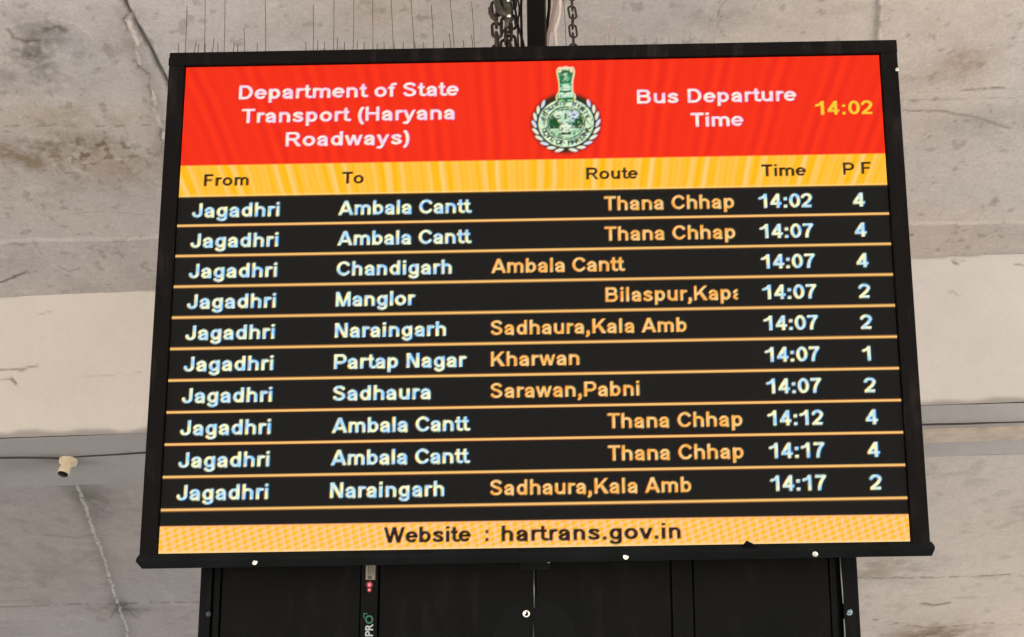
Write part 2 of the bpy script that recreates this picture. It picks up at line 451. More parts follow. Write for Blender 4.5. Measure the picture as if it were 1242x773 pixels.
mesh_obj('beam_back', grid_mesh('beam_back', np.stack([X - bx0, Y - by0, W - Z_BEAM], -1), np.ones(U.shape + (3,)) * .26), M_SOFF, beam)

# ---- ground
gm = new_mat('pale_pavement', (184, 179, 171), .85, noise=.12, nscale=1.2, bump=.2)
bm = bmesh.new()
n = 24
gv = [[bm.verts.new((-240 + 480 * i / n, -240 + 480 * j / n, 0)) for j in range(n + 1)] for i in range(n + 1)]
for i in range(n):
    for j in range(n):
        bm.faces.new((gv[i][j], gv[i + 1][j], gv[i + 1][j + 1], gv[i][j + 1]))
tag(bm_obj('ground', bm, gm), 'pale concrete pavement of the bus station', None, None, 'structure')

# ================================================================== DEPARTURE BOARD
_rv = np.array([-0.20551, 0.00701, -0.00043]); _t = np.linalg.norm(_rv); _k = _rv / _t
_K = np.array([[0, -_k[2], _k[1]], [_k[2], 0, -_k[0]], [-_k[1], _k[0], 0]])
_Rc = np.eye(3) + math.sin(_t) * _K + (1 - math.cos(_t)) * _K @ _K
_M = np.array([[1, 0, 0], [0, _sp, _cp], [0, -_cp, _sp]])
BR = _M @ _Rc                                              # columns: right, down, away
BC = _M @ np.array([0.05599, -0.06392, 3.29337]) + np.array([0, 0, CAM_H])
SW, SH, SKEW = 1.92, 1.32637, -0.01631                     # lit area in metres; the hung board sags by a degree
LED = SW / 640.0
HL = SH / LED                                              # 442 rows
BM = Matrix(((BR[0, 0], BR[0, 2], -BR[0, 1], BC[0]), (BR[1, 0], BR[1, 2], -BR[1, 1], BC[1]), (BR[2, 0], BR[2, 2], -BR[2, 1], BC[2]), (0, 0, 0, 1)))
BASE_DOWN = 455 * LED - SH / 2
board_M = BM @ Matrix.Translation((0, 0, -BASE_DOWN))
def bl(lx, ly, out=0.0):
    """LED column / row, distance in front of the lit face -> board's own coordinates (x right, y away, z up)"""
    x = (lx / 640.0 - .5) * SW; yd = ly * LED - SH / 2 + SKEW * x
    return Vector((x, -out, BASE_DOWN - yd))
def px_board(px, py, back=0.0):
    """measured point on a plane parallel to the board, 'back' metres behind it -> board's own coordinates"""
    d = np.array(ray(px, py)); o = np.array([0, 0, CAM_H]); nrm = BR[:, 2]
    t = ((BC + nrm * back - o) @ nrm) / (d @ nrm)
    q = BR.T @ (o + d * t - BC)
    return Vector((q[0], q[2], BASE_DOWN - q[1]))

M_BLACK = new_mat('black_powder_coat', (8, 5, 5), .6, noise=.25, nscale=8, bump=.08, bscale=300)
M_BLACK2 = new_mat('black_sheet_metal', (3, 4, 4), .5, noise=.3, nscale=5, bump=.06, bscale=200)
def dusty(m, lightc, amount):
    nt = m.node_tree; p = nt.nodes['Principled BSDF']; src = p.inputs['Base Color'].links[0].from_socket
    tc = nt.nodes.new('ShaderNodeTexCoord'); mp = nt.nodes.new('ShaderNodeMapping'); mp.inputs['Scale'].default_value = (1, 1, .25)
    n = nt.nodes.new('ShaderNodeTexNoise'); n.inputs['Scale'].default_value = 26; n.inputs['Detail'].default_value = 8; n.inputs['Roughness'].default_value = .7
    nt.links.new(tc.outputs['Object'], mp.inputs[0]); nt.links.new(mp.outputs[0], n.inputs['Vector'])
    r = nt.nodes.new('ShaderNodeMapRange'); r.inputs['From Min'].default_value = .52; r.inputs['From Max'].default_value = .72; r.inputs['To Max'].default_value = amount
    nt.links.new(n.outputs[0], r.inputs[0])
    mx = nt.nodes.new('ShaderNodeMix'); mx.data_type = 'RGBA'
    nt.links.new(r.outputs[0], mx.inputs[0]); nt.links.new(src, mx.inputs[6]); mx.inputs[7].default_value = (*lin(lightc), 1)
    nt.links.new(mx.outputs[2], p.inputs['Base Color'])
dusty(M_BLACK, (92, 84, 78), .12); dusty(M_BLACK2, (84, 84, 84), .05)
M_LIP = new_mat('dusty_black_metal', (14, 17, 17), .5, noise=.3, nscale=12)
M_ZINC = new_mat('zinc_screw', (214, 210, 200), .28, metal=1.0, noise=.3, nscale=220)
M_STEEL = new_mat('worn_dark_steel', (58, 50, 43), .5, metal=.6, noise=.4, nscale=60, bump=.3, bscale=250)
M_POST = new_mat('black_painted_post', (8, 6, 6), .5, noise=.3, nscale=10)
M_SPIKE = new_mat('dull_spike_wire', (92, 76, 68), .45, metal=.5)

# ---- raster of the lit content -------------------------------------------------
SS = 4
RW, RH = 640 * SS, 442 * SS
canvas = np.zeros((RH, RW, 3), np.float32)
glow = np.zeros((RH, RW), np.float32)
fcur = bpy.data.curves.new('glyph_source', 'FONT')
fobj = bpy.data.objects.new('glyph_source', fcur)
COL.objects.link(fobj)
ADV = dict(zip('ABCDEFGHIJKLMNOPQRSTUVWXYZ', (722, 722, 722, 722, 667, 611, 778, 722, 278, 556, 722, 611, 833, 722, 778, 667, 778, 722, 667, 611, 722, 667, 944, 667, 667, 611)))
ADV.update(zip('abcdefghijklmnopqrstuvwxyz', (556, 611, 556, 611, 556, 333, 611, 611, 278, 278, 556, 278, 889, 611, 611, 611, 611, 389, 556, 333, 611, 556, 778, 556, 556, 500)))
ADV.update({c: 556 for c in '0123456789'}); ADV.update({' ': 278, ',': 278, '.': 278, ':': 333, '(': 333, ')': 333})
TIGHT = dict(A=.0, T=.03, V=.0, W=.0, Y=.0, v=.01, w=.01, y=.01, f=.02, t=.03, r=.06, J=.07)
_tri = {}
def tris(ch):
    if ch in _tri: return _tri[ch]
    fcur.body = ch; fcur.size = 1.0
    dg = bpy.context.evaluated_depsgraph_get(); dg.update()
    ev = fobj.evaluated_get(dg); me = ev.to_mesh()
    me.calc_loop_triangles()
    v = np.array([q.co[:2] for q in me.vertices]).reshape(-1, 2)
    t = np.array([q.vertices[:] for q in me.loop_triangles]).reshape(-1, 3)
    ev.to_mesh_clear()
    _tri[ch] = (v, t); return _tri[ch]
CAPH = float(tris('H')[0][:, 1].max())
def fill_tris(v, t):
    x0 = np.floor(v.min(0)).astype(int) - 2; x1 = np.ceil(v.max(0)).astype(int) + 3
    w, h = x1 - x0; g = np.zeros((h, w), bool)
    for a, b, c in t:
        p = v[[a, b, c]] - x0
        lo = np.maximum(np.floor(p.min(0)).astype(int), 0); hi = np.ceil(p.max(0)).astype(int) + 1
        xs, ys = np.meshgrid(np.arange(lo[0], hi[0]) + .5, np.arange(lo[1], hi[1]) + .5)
        def ed(i, j): return (p[j, 0] - p[i, 0]) * (ys - p[i, 1]) - (p[j, 1] - p[i, 1]) * (xs - p[i, 0])
        e0, e1, e2 = ed(0, 1), ed(1, 2), ed(2, 0)
        m = ((e0 >= -1e-6) & (e1 >= -1e-6) & (e2 >= -1e-6)) | ((e0 <= 1e-6) & (e1 <= 1e-6) & (e2 <= 1e-6))
        g[lo[1]:hi[1], lo[0]:hi[0]] |= m[:g.shape[0] - lo[1], :g.shape[1] - lo[0]]
    return g, x0
def dilate(g, rx, ry):
    R = int(math.ceil(max(rx, ry))); G = np.pad(g, R); out = np.zeros_like(G)
    for dy in range(-R, R + 1):
        for dx in range(-R, R + 1):
            if (dx / max(rx, .01)) ** 2 + (dy / max(ry, .01)) ** 2 <= 1.0:
                out |= np.roll(np.roll(G, dy, 0), dx, 1)
    return out, R
def ell(cx, cy, rx, ry, a0, a1, n=18):
    return [(cx + rx * math.cos(math.radians(a0 + (a1 - a0) * i / n)), cy + ry * math.sin(math.radians(a0 + (a1 - a0) * i / n))) for i in range(n + 1)]
_gc = {}
def letter_shapes(ch, h, v):
    """a bold grotesque: strokes, rectangles and slanted bars in units of cap height; h / v half widths of stems / bars"""
    X = .725; R = []; S = []; P = []; clip = None; W = ADV[ch] / 716.0
    r = lambda x0, x1, y0, y1: R.append((x0, x1, y0, y1))
    stem = lambda x, y0, y1: R.append((x - h, x + h, y0, y1))
    hbar = lambda y, x0, x1: R.append((x0, x1, y - v, y + v))
    s = lambda pts: S.append(pts)
    def sl(x0, y0, x1, y1, w=1.12): P.append([(x0 - h * w, y0), (x0 + h * w, y0), (x1 + h * w, y1), (x1 - h * w, y1)])
    cy = X / 2; ry = X / 2 - v
    L = .09 + h
    if ch == 'A': sl(.12, 0, W / 2, 1); sl(W - .12, 0, W / 2, 1); hbar(.30, .26, W - .26)
    elif ch == 'B':
        stem(L, 0, 1); hbar(v, L, .58); hbar(.53, L, .58); hbar(1 - v, L, .56)
        s(ell(.57, (1 - v + .53) / 2, .20, (1 - v - .53) / 2, 90, -90)); s(ell(.60, (.53 + v) / 2, .22, (.53 - v) / 2, 90, -90))
    elif ch == 'C': s(ell(.54, .5, .37, .5 - v, 38, 322, 30))
    elif ch == 'D': stem(L, 0, 1); hbar(v, L, .45); hbar(1 - v, L, .45); s(ell(.45, .5, .37, .5 - v, 90, -90, 24))
    elif ch == 'F': stem(L, 0, 1); hbar(1 - v, L, W - .07); hbar(.50, L, W - .15)
    elif ch == 'H': stem(L, 0, 1); stem(W - L, 0, 1); hbar(.52, L, W - L)
    elif ch == 'J': s([(W - .09 - h, 1.1), (W - .09 - h, .30)] + ell(.36, .30, W - .09 - h - .36, .30 - v, 0, -180, 18)); clip = (-.02, 1)
    elif ch == 'K': stem(L, 0, 1); sl(L + .06, .34, W - .15, 1, 1.25); P.append([(.36, .60), (.53, .70), (W + .0, 0), (W - .27, 0)])
    elif ch == 'M': stem(L, 0, 1); stem(W - L, 0, 1); sl(L + .03, 1, W / 2, 0, 1.0); sl(W - L - .03, 1, W / 2, 0, 1.0)
    elif ch == 'N': stem(L, 0, 1); stem(W - L, 0, 1); sl(L + .03, 1, W - L - .03, 0, 1.15)
    elif ch == 'P': stem(L, 0, 1); hbar(1 - v, L, .56); hbar(.43, L, .56); s(ell(.56, (1 - v + .43) / 2, .245, (1 - v - .43) / 2, 90, -90))
    elif ch == 'R':
        stem(L, 0, 1); hbar(1 - v, L, .58); hbar(.48, L, .58); s(ell(.59, (1 - v + .48) / 2, .225, (1 - v - .48) / 2, 90, -90))
        P.append([(.46, .46), (.66, .46), (W + .0, 0), (W - .25, 0)])
    elif ch == 'S':
        s(ell(.46, .74, .28, .26 - v, 20, 200, 16) + [(.25, .62), (.40, .54), (.58, .48), (.72, .38)] + ell(.46, .275, .29, .275 - v, 10, -165, 16))
    elif ch == 'T': stem(W / 2, 0, 1); hbar(1 - v, .04, W - .04)
    elif ch == 'W': a, b, c, d = .13, .41, W - .41, W - .13; sl(a, 1, b, 0, .98); sl(W / 2, 1, b, 0, .98); sl(W / 2, 1, c, 0, .98); sl(d, 1, c, 0, .98)
    elif ch == 'a':
        s(ell(.37, .44, .215, .64 - .44, 165, 0, 14) + [(.585, .10), (.61, -.1)]); clip = (-.02, 1)
        s([(.585, .42), (.45, .385), (.30, .35), (.19, .28), (.16, .19), (.21, .105), (.32, .07), (.44, .09), (.54, .16), (.585, .27)])
    elif ch == 'b': stem(L, 0, 1); s(ell(.44, cy, .235, ry, 0, 360, 24))
    elif ch == 'd': stem(W - L, 0, 1); s(ell(W - .44, cy, .235, ry, 0, 360, 24))
    elif ch == 'p': stem(L, -.27, X); s(ell(.44, cy, .235, ry, 0, 360, 24))
    elif ch == 'c': s(ell(.41, cy, .26, ry, 42, 318, 24))
    elif ch == 'o': s(ell(W / 2, cy, .27, ry, 0, 360, 26))
    elif ch == 'e': s([(.65, cy + .0)] + ell(.39, cy, .265, ry, 3, 308, 24)); R.append((.16, .70, cy + .015 - v * .8, cy + .015 + v * .8))
    elif ch == 'f': stem(.235, 0, .78); s(ell(.40, .78, .165, .22 - v, 180, 95, 8) + [(.46, .99 - v)]); hbar(X - v, .03, .43)
    elif ch == 'g': stem(W - L, -.02, X); s(ell(W - .44, cy, .235, ry, 0, 360, 24)); s(ell(W - L - .24, -.04, .24, .16, 0, -160, 14))
    elif ch == 'h': stem(L, 0, 1); s(ell(.42, .42, W - L - .42, X - v - .42, 175, 0, 14) + [(W - L, .3)]); stem(W - L, 0, .42)
    elif ch == 'n': stem(L, 0, X); s(ell(.42, .42, W - L - .42, X - v - .42, 175, 0, 14) + [(W - L, .3)]); stem(W - L, 0, .42)
    elif ch == 'u': stem(W - L, 0, X); s([(L, .4)] + ell(.42, .30, .42 - L, .30 - v, 180, 355, 14)); stem(L, .30, X)
    elif ch == 'm':
        stem(L, 0, X); m = W / 2; stem(m, 0, .45); stem(W - L, 0, .45)
        q = (m - L) / 2; s(ell(L + q, .45, q, X - v - .45, 175, 0, 12)); s(ell(m + q, .45, q, X - v - .45, 175, 0, 12))
    elif ch == 'r': stem(L, 0, X); s([(L, .40), (.24, .56), (.33, .64), (.47, .635)])
    elif ch == 'i': stem(W / 2, 0, X); stem(W / 2, .83, 1)
    elif ch == 'l': stem(W / 2, 0, 1)
    elif ch == 's': s(ell(.385, .535, .205, .19 - v, 15, 190, 14) + [(.24, .455), (.38, .385), (.52, .33)] + ell(.385, .20, .225, .20 - v, 20, -168, 14))
    elif ch == 't': stem(.22, .2, .94); s([(.22, .3)] + ell(.38, .22, .16, .22 - v, 180, 275, 8) + [(.45, .085)]); hbar(X - v, .02, .43)
    elif ch == 'v': sl(.11, X, W / 2, 0, 1.05); sl(W - .11, X, W / 2, 0, 1.05)
    elif ch == 'w': a, b, c, d = .11, .33, W - .33, W - .11; sl(a, X, b, 0, .95); sl(W / 2, X, b, 0, .95); sl(W / 2, X, c, 0, .95); sl(d, X, c, 0, .95)
    elif ch == 'y': sl(.11, X, W / 2, .0, 1.05); P.append([(W - .11 - h, X), (W - .11 + h, X), (W / 2 - .02, -.20), (W / 2 - .2, -.20)]); s([(W / 2 - .07, -.10), (.24, -.19), (.10, -.18)])
    elif ch == '0': s(ell(W / 2, .5, .25, .5 - v, 0, 360, 28))
    elif ch == '1': stem(.49, 0, 1); s([(.46, .90), (.36, .77), (.14, .69)])
    elif ch == '2': s(ell(.38, .70, .25, .30 - v, 170, -25, 16) + [(.50, .43), (.32, .27), (.17, .11)]); hbar(v, .06, .68); 
    elif ch == '4': stem(.52, 0, 1); hbar(.29, .03, .72); P.append([(.03, .29 + v), (.03, .34 - v), (.42, 1), (.56, 1)]); P.append([(.03, .36), (.22, .30), (.56, .78), (.56, 1.0), (.42, 1.0)])
    elif ch == '7': hbar(1 - v, .07, .70); s([(.64, .90), (.50, .70), (.38, .45), (.32, .22), (.30, -.1)]); clip = (0, 1)
    elif ch == '.': r(W / 2 - h, W / 2 + h, 0, 2 * h)
    elif ch == ':': r(W / 2 - h, W / 2 + h, 0, 2 * h); r(W / 2 - h, W / 2 + h, X - 2 * h, X)
    elif ch == ',': r(W / 2 - h, W / 2 + h, 0, 2 * h); s([(W / 2 + .03, .02), (W / 2 + .0, -.10), (W / 2 - .06, -.17)])
    elif ch == '(': s(ell(.52, .38, .31, .62, 118, 242, 16))
    elif ch == ')': s(ell(-.05, .38, .31, .62, 62, -62, 16))
    return R, S, P, clip
def glyph(ch, cap, wt, xs=1.0):
    """boolean mask (row 0 lowest), left offset and height of its lowest row, in raster cells"""
    key = (ch, round(cap, 2), wt, round(xs, 3))
    if key in _gc: return _gc[key]
    h, v = .100 * wt, .086 * wt
    R, S, P, clip = letter_shapes(ch, h, v)
    y0, y1, x0, x1 = -.36, 1.12, -.12, ADV[ch] / 716 + .15
    nx, ny = int((x1 - x0) * cap * xs) + 1, int((y1 - y0) * cap) + 1
    iy0 = int(math.floor(y0 * cap)); ix0 = int(math.floor(x0 * cap * xs))
    ys_, xs_ = np.mgrid[0:ny, 0:nx]; X = (xs_ + ix0 + .5) / (cap * xs); Y = (ys_ + iy0 + .5) / cap
    g = np.zeros((ny, nx), bool)
    for a, b, c, d in R: g |= (X >= a) & (X <= b) & (Y >= c) & (Y <= d)
    for pts in S: g |= pdist(X / h, Y / v, [(p / h, q / v) for p, q in pts])[0] < 1.0
    for poly in P:
        s_ = []
        for i in range(len(poly)):
            (a, b), (c, d) = poly[i], poly[(i + 1) % len(poly)]
            s_.append((c - a) * (Y - b) - (d - b) * (X - a))
        g |= np.all([q >= 0 for q in s_], 0) | np.all([q <= 0 for q in s_], 0)
    if clip: g &= (Y >= clip[0]) & (Y <= clip[1])
    g &= Y <= 1.0
    _gc[key] = (g, ix0, iy0); return _gc[key]

def text_mask(s, x0, x1, base, cap, wt):
    """coverage of a line of writing between LED columns x0..x1 on LED row 'base', as a window of the raster"""
    c_ = cap * SS; em = c_ / .716
    b0, b1 = max(int(base * SS - 1.35 * c_), 0), min(int(base * SS + .6 * c_), RH)
    m = np.zeros((b1 - b0, RW), np.float32)
    nat = sum(ADV[c] for c in s) / 1000 * em
    xs = min(max(((x1 - x0) * SS + .12 * em) / nat, .92), 1.16)
    tot = nat * xs
    def ink(c):
        g, ox, oy = glyph(c, c_, wt, xs); cols = np.nonzero(g.any(0))[0]; return ox + cols[0], ox + cols[-1] + 1
    first = ink(s[0])[0]; last = ADV[s[-1]] / 1000 * em * xs - ink(s[-1])[1]
    k = ((x1 - x0) * SS - (tot - first - last)) / max(len(s) - 1, 1)
    x = x0 * SS - first
    for c in s:
        if c != ' ':
            g, ox, oy = glyph(c, c_, wt, xs); gg = g[::-1]
            gx = int(round(x + ox)); top = int(round(base * SS)) - oy - g.shape[0] - b0
            t0 = max(top, 0); t1 = min(top + gg.shape[0], m.shape[0]); a1 = min(gx + gg.shape[1], RW); a0 = max(gx, 0)
            if a1 > a0 and t1 > t0:
                m[t0:t1, a0:a1] = np.maximum(m[t0:t1, a0:a1], gg[t0 - top:t1 - top, a0 - gx:a1 - gx])
        x += ADV[c] / 1000 * em * xs + k
    w0, w1 = max(int(x0 * SS) - 8, 0), min(int(x1 * SS) + 9, RW)
    return m[:, w0:w1], (slice(b0, b1), slice(w0, w1))
YY, XX = np.mgrid[0:RH, 0:RW].astype(np.float32) / SS
WIN = (slice(0, RH), slice(0, RW))
def put(m, col, win=None):
    win = win or WIN
    col = lin(col) if not isinstance(col, np.ndarray) else col
    if col.ndim == 3: col = col[win]
    c = canvas[win]
    canvas[win] = c * (1 - m[..., None]) + col * m[..., None]
nz = lambda a, sc, sd: fbm(XX * a, YY, sc, sd, 3).astype(np.float32)
WARP = nz(1, .03, 901)
# black rows
canvas[:] = lin((20, 19, 17))
canvas *= (0.9 + .2 * nz(.4, .02, 905))[..., None]
# interference pattern of the diode lattice, strongest on the amber bands
ph = XX + .0013 * (XX - 330) * (YY - 110) + 3.0 * WARP
st = (.5 + .5 * np.sin(2 * math.pi * ph / 12.5) * (.55 + .45 * np.sin(2 * math.pi * ph / 47 + 1))).astype(np.float32)
st2 = (.5 + .5 * np.sin(2 * math.pi * ph / 5.1 + 2)).astype(np.float32)
red = lin((254, 50, 13))[None, None] * (1 - .26 * st[..., None] * np.array([.55, 1.6, 1.2])) * (.985 + .02 * st2[..., None])
m = ((YY >= 0) & (YY < 95.2)).astype(np.float32); canvas[:] = np.where(m[..., None] > 0, red, canvas)
a1_, a2_ = lin((255, 184, 0)), lin((255, 203, 116))
stp = np.clip(st, 0, 1)[..., None] ** 2.1; amb = a1_ * (1 - stp) + a2_ * stp; amb = amb * (1.0 + .10 * st2[..., None])
amb = amb.astype(np.float32)
m = ((YY >= 95.2) & (YY < 125.2)).astype(np.float32); canvas[:] = np.where(m[..., None] > 0, amb, canvas)
def band(r0, r1, k, col): put(np.full((int(r1 * SS) - int(r0 * SS), RW), k, np.float32), col, (slice(int(r0 * SS), int(r1 * SS)), slice(0, RW)))
band(95.2, 96.2, .5, (255, 120, 40))
band(123.6, 125.2, .5, (255, 214, 140))
# footer
chk = .5 + .5 * np.sin(2 * math.pi * (XX + .8 * YY + 2 * WARP) / 9.2) * np.sin(2 * math.pi * (YY - .25 * XX) / 8.6)
a3_ = lin((255, 196, 142))
chk = sstep(.12, .8, chk); foot = a1_ * (1.04 - chk[..., None]) + a3_ * chk[..., None]
fm = (YY >= 419.2); canvas[:] = np.where(fm[..., None], foot.astype(np.float32) * (.98 + .1 * st2[..., None]), canvas)
band(419.2, 420.4, .6, (252, 170, 110))
band(440.4, 442, .6, (255, 222, 160))
# dividers
for k in range(10):
    yd = 152.0 + 28.13 * k
    w_ = (slice(int((yd - 4) * SS), int((yd + 4) * SS)), slice(0, RW)); d = np.abs(YY[w_] - yd)
    put(np.clip(1.7 - d / 1.5, 0, 1) * .85, (110, 44, 12), w_)
    put(np.clip(1.75 - d / .75, 0, 1), (255, 200, 118), w_)
# tint that drifts over white and amber writing
tA = .5 + .5 * np.sin(2 * math.pi * (XX * .8 + YY * 1.3 + 6 * WARP) / 22)
tB = .5 + .5 * np.sin(2 * math.pi * (XX * 1.4 - YY * .7 + 5 * WARP) / 9.7)
tint = np.clip(.65 * tA + .5 * tB - .1, 0, 1)[..., None]
WHITE = 1.05 * (lin((255, 250, 190)) * (1 - tint) + lin((160, 214, 255)) * tint).astype(np.float32)
PINK = (lin((255, 240, 222)) * (1 - tint) + lin((248, 208, 236)) * tint).astype(np.float32)
ORNG = (lin((255, 178, 78)) * (1 - tint) + lin((255, 208, 138)) * tint).astype(np.float32)
MAROON = lin((74, 10, 2))
def write(s, x0, x1, base, cap, colour, wt=.94, halo=None):
    m, w = text_mask(s, x0, x1, base, cap, wt)
    if halo is not None:
        h = m.copy()
        for sh in ((0, 3), (0, -3), (3, 0), (-3, 0), (2, 2), (-2, 2), (2, -2), (-2, -2)):
            h = np.maximum(h, np.roll(np.roll(m, sh[0], 0), sh[1], 1))
        put(h * .45, halo, w)
    put(m, colour, w)
HALO_D = (12, 10, 16)
write('Department of State', 50, 252, 32.2, 13.6, PINK, .95, (215, 50, 40))
write('Transport (Haryana', 53.5, 248.7, 55.2, 13.6, PINK, .95, (215, 50, 40))
write('Roadways)', 94.8, 207.5, 78.4, 13.6, PINK, .95, (215, 50, 40))
write('Bus Departure', 415.9, 561.8, 43.2, 13.4, PINK, .95, (215, 50, 40))
write('Time', 464.4, 512.6, 66.4, 13.2, PINK, .95, (215, 50, 40))
write('14:02', 578.4, 631.1, 57.3, 13.2, lin((250, 202, 52)).astype(np.float32), .92, (225, 60, 20))
for s, x0, x1 in (('From', 22, 62.7), ('To', 147.4, 167), ('Route', 368.4, 415.5), ('Time', 527.2, 567.6)):
    write(s, x0, x1, 115.3, 11.4, MAROON, 1.06)
write('P', 601, 611, 114.8, 11.4, MAROON, 1.06); write('F', 617.6, 626.2, 114.6, 11.4, MAROON, 1.06)
rows = [('Ambala Cantt', 265.2, 'Thana Chhap', 384.4, 501.2, '14:02', '4'),
        ('Ambala Cantt', 265.2, 'Thana Chhap', 384.4, 501.2, '14:07', '4'),
        ('Chandigarh', 247.5, 'Ambala Cantt', 283, 402.2, '14:07', '4'),
        ('Manglor', 215.5, 'Bilaspur,Kapal', 384.4, 510.5, '14:07', '2'),
        ('Naraingarh', 243.0, 'Sadhaura,Kala Amb', 283, 455.5, '14:07', '2'),
        ('Partap Nagar', 261.5, 'Kharwan', 283, 360.5, '14:07', '1'),
        ('Sadhaura', 230.2, 'Sarawan,Pabni', 283, 412.5, '14:07', '2'),
        ('Ambala Cantt', 265.2, 'Thana Chhap', 384.4, 501.2, '14:12', '4'),
        ('Ambala Cantt', 265.2, 'Thana Chhap', 384.4, 501.2, '14:17', '4'),
        ('Naraingarh', 243.0, 'Sadhaura,Kala Amb', 283, 455.5, '14:17', '2')]
for k, (to, tx, via, v0, v1, tm_, pf) in enumerate(rows):
    b = 144.6 + 28.08 * k
    write('Jagadhri', 13.0, 91.5, b, 13.0, WHITE, 1.0, HALO_D)
    write(to, 145.0, tx, b, 13.0, WHITE, 1.0, HALO_D)
    if via == 'Bilaspur,Kapal':                            # scrolling line, cut off at the column's edge
        keep = canvas.copy(); write(via, v0, v1, b, 13.0, ORNG, .92, HALO_D)
        canvas[:, int(501.6 * SS):int(540 * SS)] = keep[:, int(501.6 * SS):int(540 * SS)]
    else:
        write(via, v0, v1, b, 13.0, ORNG, .92, HALO_D)
    write(tm_, 523.3, 571.4, b + .2, 13.0, WHITE, 1.0, HALO_D)
    write(pf, 608.6, 618.9 if pf != '1' else 617, b + .4, 12.8, WHITE, 1.0, HALO_D)
write('Website', 191.8, 266.5, 436.2, 13.6, lin((50, 6, 0)), 1.12)
write(':', 278.8, 281.6, 436.2, 13.6, lin((50, 6, 0)), 1.12)
write('hartrans.gov.in', 292.2, 445.6, 436.6, 13.6, lin((50, 6, 0)), 1.12)

# ---- state emblem between the two titles
ex, ey = 350.6, 60.6
WIN = (slice(0, 96 * SS), slice(300 * SS, 402 * SS)); XA, YA = XX, YY; XX, YY = XX[WIN], YY[WIN]
AX, AY = 25.2, 23.2                                         # half axes of the pale ring
rr = np.hypot((XX - ex) / AX, (YY - ey) / AY); th = np.arctan2((YY - ey) / AY, (XX - ex) / AX)
DG = lin((16, 52, 24)); GR = lin((24, 118, 56)); PALE = lin((220, 244, 206)); MINT = lin((112, 188, 142))
# dark ground of the wreath, rising to the capital
aa = lambda d, w=.35: np.clip(.5 - d / w, 0, 1).astype(np.float32)
put(aa((rr - 1.27) * 24, 4.5) * .85, (76, 26, 8)); put(aa((rr - 1.20) * 24, 2.0) * .8, (22, 44, 16))
tri_ = (YY > 36) & (YY < 46) & (np.abs(XX - ex) < 5.5 + (YY - 34) * 1.15)
put(tri_.astype(np.float32), (84, 30, 8))
for side in (-1, 1):
    for k in range(9):
        a = math.radians(-44 + k * 15.2) if side > 0 else math.radians(180 + 44 - k * 15.2)
        cx, cy = ex + math.cos(a) * 29.0, ey + math.sin(a) * 26.6
        ang = a + side * math.radians(90 + 28)
        dx, dy = XX - cx, YY - cy
        p = dx * math.cos(ang) + dy * math.sin(ang); q = -dx * math.sin(ang) + dy * math.cos(ang)
        d = np.hypot(p / 4.1, q / 1.5) - 1
        put(aa((d) * 2.2, .8), (232, 236, 214) if k % 3 else (216, 220, 236))
put(aa((rr - 1.07) * 24, 1.2), (14, 44, 22))
put(aa((rr - 1.0) * 24, 1.0), np.array(PALE, np.float32))
put(aa((np.abs(rr - .66) - .035) * 24, 1.0), (28, 92, 48))
put(aa((rr - .64) * 24, 1.0), np.array(MINT * .4 + PALE * .6, np.float32))
inn = rr < .62
put(aa((rr - .60) * 24, 1.0) * (YY < ey + 5.6), (22, 104, 50))
put((inn & (YY < ey + 5.6) & (YY > ey - 9.5)).astype(np.float32), (10, 84, 36))
for cx, cy, ax_, ay_, c in ((-6.5, -8.5, 5.2, 3.6, (226, 240, 214)), (0, -6.5, 4.4, 6.6, (206, 236, 214)), (6.8, -7.8, 4.9, 4.0, (220, 226, 240)), (0, 5.2, 5.6, 6.4, (232, 246, 220)),
                            (-4.2, -2.6, 3.6, 1.6, (190, 226, 190)), (4.4, -2.6, 3.4, 1.8, (190, 220, 210))):
    put(aa((np.hypot((XX - ex - cx) / ax_, (YY - ey - cy) / ay_) - 1) * 3, 1.2) * (rr < .64), c)
put(aa((np.hypot((XX - ex) / .9, (YY - ey + 6.6) / 3.4) - 1) * 2, 1.0), (24, 96, 60))
put(aa((np.hypot((XX - ex - 7) / 2.2, (YY - ey + 7.5) / 1.0) - 1) * 2, 1.0), (120, 150, 170))
put(aa((np.hypot((XX - ex + 7) / 2.2, (YY - ey + 7.0) / .9) - 1) * 2, 1.0), (110, 160, 120))
put(((np.abs(XX - ex) < 4.4) & (YY > ey + 8.8) & (YY < ey + 11.2)).astype(np.float32), (36, 70, 24))
put(((np.abs(XX - ex) < .5) & (YY > ey + 3) & (YY < ey + 8.6)).astype(np.float32) * .6, (60, 130, 60))
put(((np.abs(XX - ex - 8) < 3) & (np.abs(YY - ey - 8) < 1.0)).astype(np.float32) * .4, (80, 190, 130))
# lettering round the ring
def ring_letters(s, a0, a1, rad, cap, flip):
    v, t = None, None
    n = len(s)
    for i, c in enumerate(s):
        if c == ' ': continue
        a = math.radians(a0 + (a1 - a0) * (i + .5) / n)
        v, t = tris(c)
        if len(t) == 0: continue
        w = v - np.array([(v[:, 0].min() + v[:, 0].max()) / 2, CAPH / 2])
        w = w * cap / CAPH * SS
        w = w * np.array([.95, -1.0])                      # raster rows run down
        rot = a + math.pi / 2 if not flip else a - math.pi / 2
        R = np.array([[math.cos(rot), -math.sin(rot)], [math.sin(rot), math.cos(rot)]])
        w = w @ R.T + np.array([(ex + AX * rad * math.cos(a)) * SS, (ey + AY * rad * math.sin(a)) * SS])
        g, o = fill_tris(w, t)
        g, R_ = dilate(g, 1.9, 1.9)
        put(g.astype(np.float32) * .95, (8, 52, 30) if i % 3 else (24, 40, 82), (slice(o[1] - R_, o[1] - R_ + g.shape[0]), slice(o[0] - R_, o[0] - R_ + g.shape[1])))
ring_letters('GOVT OF HARYANA', 164, 16, .83, 4.4, True)
ring_letters('\u0939\u0930\u093f\u092f\u093e\u0923\u093e', 188, 262, .83, 4.2, False)
